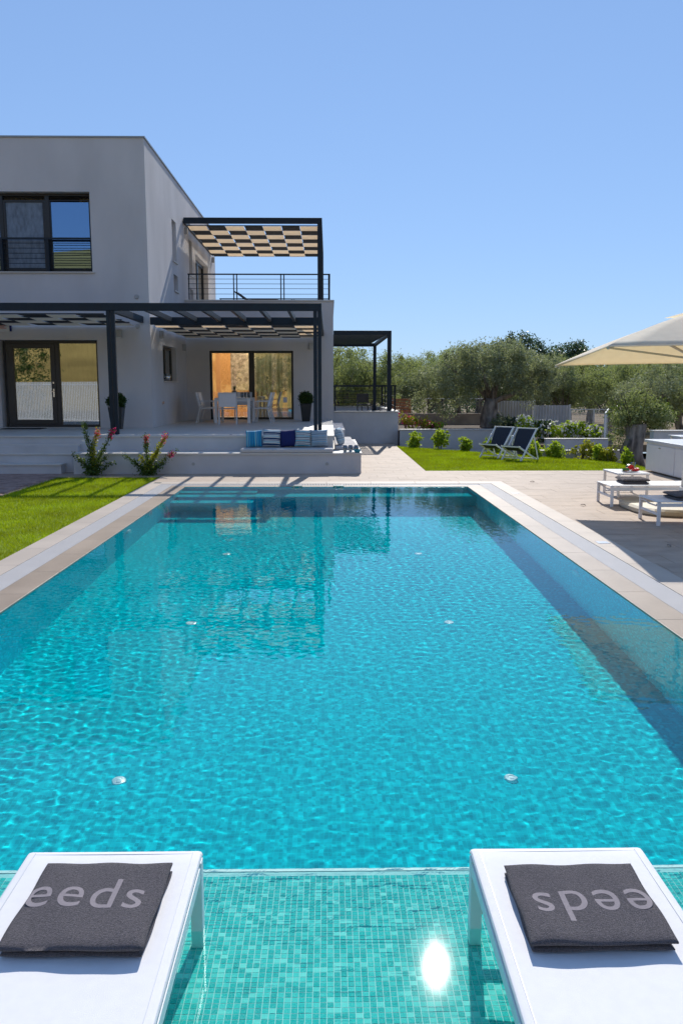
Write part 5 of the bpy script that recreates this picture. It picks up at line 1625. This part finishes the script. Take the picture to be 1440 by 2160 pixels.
# rows of trees: pixel column and depth turned into places on the ground
lab = {'a': 'green olive tree', 'b': 'silvery olive tree', 'c': 'broad olive tree', 'd': 'dark evergreen tree'}
spots = [  # px, y, key, px of the top, label
    (722, 36.0, 'a', 738, 'green olive tree close behind the rear pergola at the villa wall'),
    (772, 37.5, 'c', 752, 'low green olive seen between the rear pergola posts'),
    (735, 43.0, 'b', 742, 'tallest silvery olive tree behind the rear pergola'),
    (812, 44.0, 'b', 765, 'silvery olive tree right behind the rear pergola posts'),
    (850, 47.0, 'd', 766, 'dark narrow tree in the gap right of the rear pergola'),
    (862, 52.0, 'a', 762, 'distant olive tree forming the low skyline right of the rear pergola'),
    (905, 46.0, 'c', 763, 'silvery olive tree left behind the big olive'),
    (925, 54.0, 'b', 752, 'distant tree rising left of the big olive crown'),
    (968, 48.0, 'a', 742, 'tree whose top peaks over the left half of the big olive'),
    (1010, 52.0, 'c', 734, 'distant tree rising over the middle of the big olive'),
    (1060, 44.0, 'b', 738, 'olive tree directly behind the big olive trunk'),
    (1106, 41.0, 'd', 712, 'tallest dark evergreen standing above the skyline'),
    (1135, 38.0, 'c', 760, 'broad olive tree behind the corrugated fence'),
    (1160, 50.0, 'a', 746, 'distant olive between the two dark evergreens'),
    (1200, 48.0, 'd', 728, 'second dark evergreen, just left of the parasol tip'),
    (1192, 37.0, 'b', 772, 'silvery olive tree behind the white mesh fence'),
    (1248, 41.0, 'a', 752, 'olive tree under the left tip of the parasol'),
    (1290, 36.0, 'c', 762, 'olive tree right behind the gate leaf'),
    (1305, 46.0, 'b', 752, 'far silvery olive seen below the parasol'),
    (1345, 33.0, 'a', 765, 'dense olive tree behind the stump below the parasol'),
    (1385, 40.0, 'c', 745, 'far olive tree above the outdoor cabinet'),
    (1400, 29.5, 'b', 775, 'nearest silvery olive behind the outdoor cabinet'),
    (1440, 34.0, 'a', 750, 'olive tree at the right edge behind the parasol mast'),
    (1490, 42.0, 'd', 665, 'tall dark tree at the far right rising over the parasol'),
    (1510, 30.0, 'c', 750, 'olive tree outside the right edge near the cabinet')]
for (px, y, key, top, lb) in spots:
    zt_ = 1.8 + (820 - top) / 1763 * y + .12
    mz = sorted(v.co.z for v in crowns[key][0].vertices)[int(len(crowns[key][0].vertices) * .985)]
    sz = zt_ / mz
    sxy = max(sz, .8) if key != 'd' else sz
    tree(key, (atxy(px, y), y, -.12), sxy, lb, name='evergreen_tree' if key == 'd' else 'olive_tree', group=None, sz=sz)
# far-off belt of trees closing the horizon
rngb = np.random.default_rng(4)
bl = [(x, 66 + rngb.uniform(-3, 3), rngb.uniform(.8, 1.6), rngb.uniform(2, 3.4), 2.2, rngb.uniform(1.4, 2.5)) for x in np.linspace(-12, 44, 30)]
bl = [(a, b, c * .8, d, e, f * .72) for a, b, c, d, e, f in bl]
bl_o = leaf_cloud('distant_wood', bl, 40000, .26, M['dark'], None, 44, ncl=1600, csig=.35, shell=.4)
kind(bl_o, 'stuff'); bl_o['label'] = 'far dark belt of trees closing the horizon'; bl_o['category'] = 'wood'

# ------------------------------------------------------------------ what the panes mirror: the garden behind the camera
hl = MB(); nx, ny = 40, 20
for j in range(ny + 1):
    for i in range(nx + 1):
        x = -140 + 280 * i / nx; y = -30 - 130 * j / ny
        z = -.13 + 37 * (1 - math.exp(-(j / ny) * 2.6)) * (.9 + .05 * math.sin(x * .03 + 1) + .02 * math.sin(x * .11 + j)) if j else -.13
        hl.v.append((x, y, z))
for j in range(ny):
    for i in range(nx):
        a = j * (nx + 1) + i; hl.f.append((a, a + nx + 1, a + nx + 2, a + 1))
kind(hl.build('hill', M['drygrass'], smooth=True), 'structure')
f2 = thing('slat_fence', 'white slatted fence mirrored in the left glass door', 'fence')
fa, fb = Vector((-9.5, 4.0, 0)), Vector((-24.0, -6.0, 0)); dd = (fb - fa); L_ = dd.length; dd /= L_
for i in range(int(L_ / .13)):
    p_ = fa + dd * (.13 * i); MB_ = None
    if i == 0:
        sm_ = bpy.data.meshes.new('slat'); q = MB().bar((0, 0, -.12), (0, 0, 2.15), .07, .02, up=(dd.y, -dd.x, 0)); sm_.from_pydata(q.v, [], q.f); sm_.materials.append(M['white_metal'])
    link('slat', sm_, None, f2, loc=(p_.x, p_.y, 0))
MB().bar(tuple(fa + Vector((0, 0, 2.0))), tuple(fb + Vector((0, 0, 2.0))), .04, .05).bar(tuple(fa + Vector((0, 0, .2))), tuple(fb + Vector((0, 0, .2))), .04, .05).build('rail', M['white_metal'], f2)
for k, (x, y, key, s) in enumerate([(-27, -8, 'a', 1.9), (-26, -14, 'c', 1.9), (-32, -2, 'b', 1.8), (-5, -16, 'a', 1.2), (-1, -19, 'c', 1.3), (2.5, -16, 'b', 1.2), (-8.5, -20, 'd', 1.2)]):
    tree(key, (x, y, -.12), s, ['olive mirrored at the left of the glass door', 'broad olive mirrored beside the white slat fence', 'silvery olive far left behind the slat fence', 'olive mirrored in the patio door, left part', 'olive mirrored in the patio door, middle', 'olive mirrored in the patio door, right part', 'dark tree mirrored in the patio door edge'][k], group=None)

hd = thing('hedge', 'tall dense green hedge mirrored in the left leaf of the glass door', 'hedge', (-20.6, -8.6, 0))
leaf_cloud('foliage', [(-2.5 + i * 1.05, (i % 2) * .6, 1.2 + (i * 7 % 5) * .3 + jj * 2.3, 1.3, 1.2, 1.6) for i in range(6) for jj in range(3)], 16000, .17, M['midgreen'], hd, 51, ncl=700, csig=.16, shell=.6)
MB().tube([(-2, 0, -.1), (-2, 0, 3)], .09, n=7).build('trunk', M['bark'], hd)

for (px_, py_, lb) in ((1130, 1018, 'dry brown leaf lying on the paving beyond the right pool corner'), (1242, 1068, 'dry brown leaf on the paving just left of the far lounger'), (1434, 1155, 'dry brown leaf on the shaded paving under the parasol')):
    d_ = 1.8 / math.tan(PITCH + math.atan((py_ - 1080) / F))
    lf_ = MB(); n = 6
    for i in range(n + 1):
        t_ = i / n; w_ = .022 * math.sin(math.pi * t_) + .001; zz = .006 + .012 * math.sin(math.pi * t_)
        lf_.v += [(-.045 + .09 * t_, -w_, zz + .008), (-.045 + .09 * t_, 0, zz), (-.045 + .09 * t_, w_, zz + .008)]
    for i in range(n):
        a = i * 3; lf_.f += [(a, a + 3, a + 4, a + 1), (a + 1, a + 4, a + 5, a + 2)]
    o = lf_.build('fallen_leaf', M['bark'], loc=(atxy(px_, d_), d_, .001)); o.rotation_euler = (0, 0, px_ * .7)
    o.modifiers.new('solid', 'SOLIDIFY').thickness = .0015
    tag(o, lb, 'leaf', 'dry leaves on the paving')
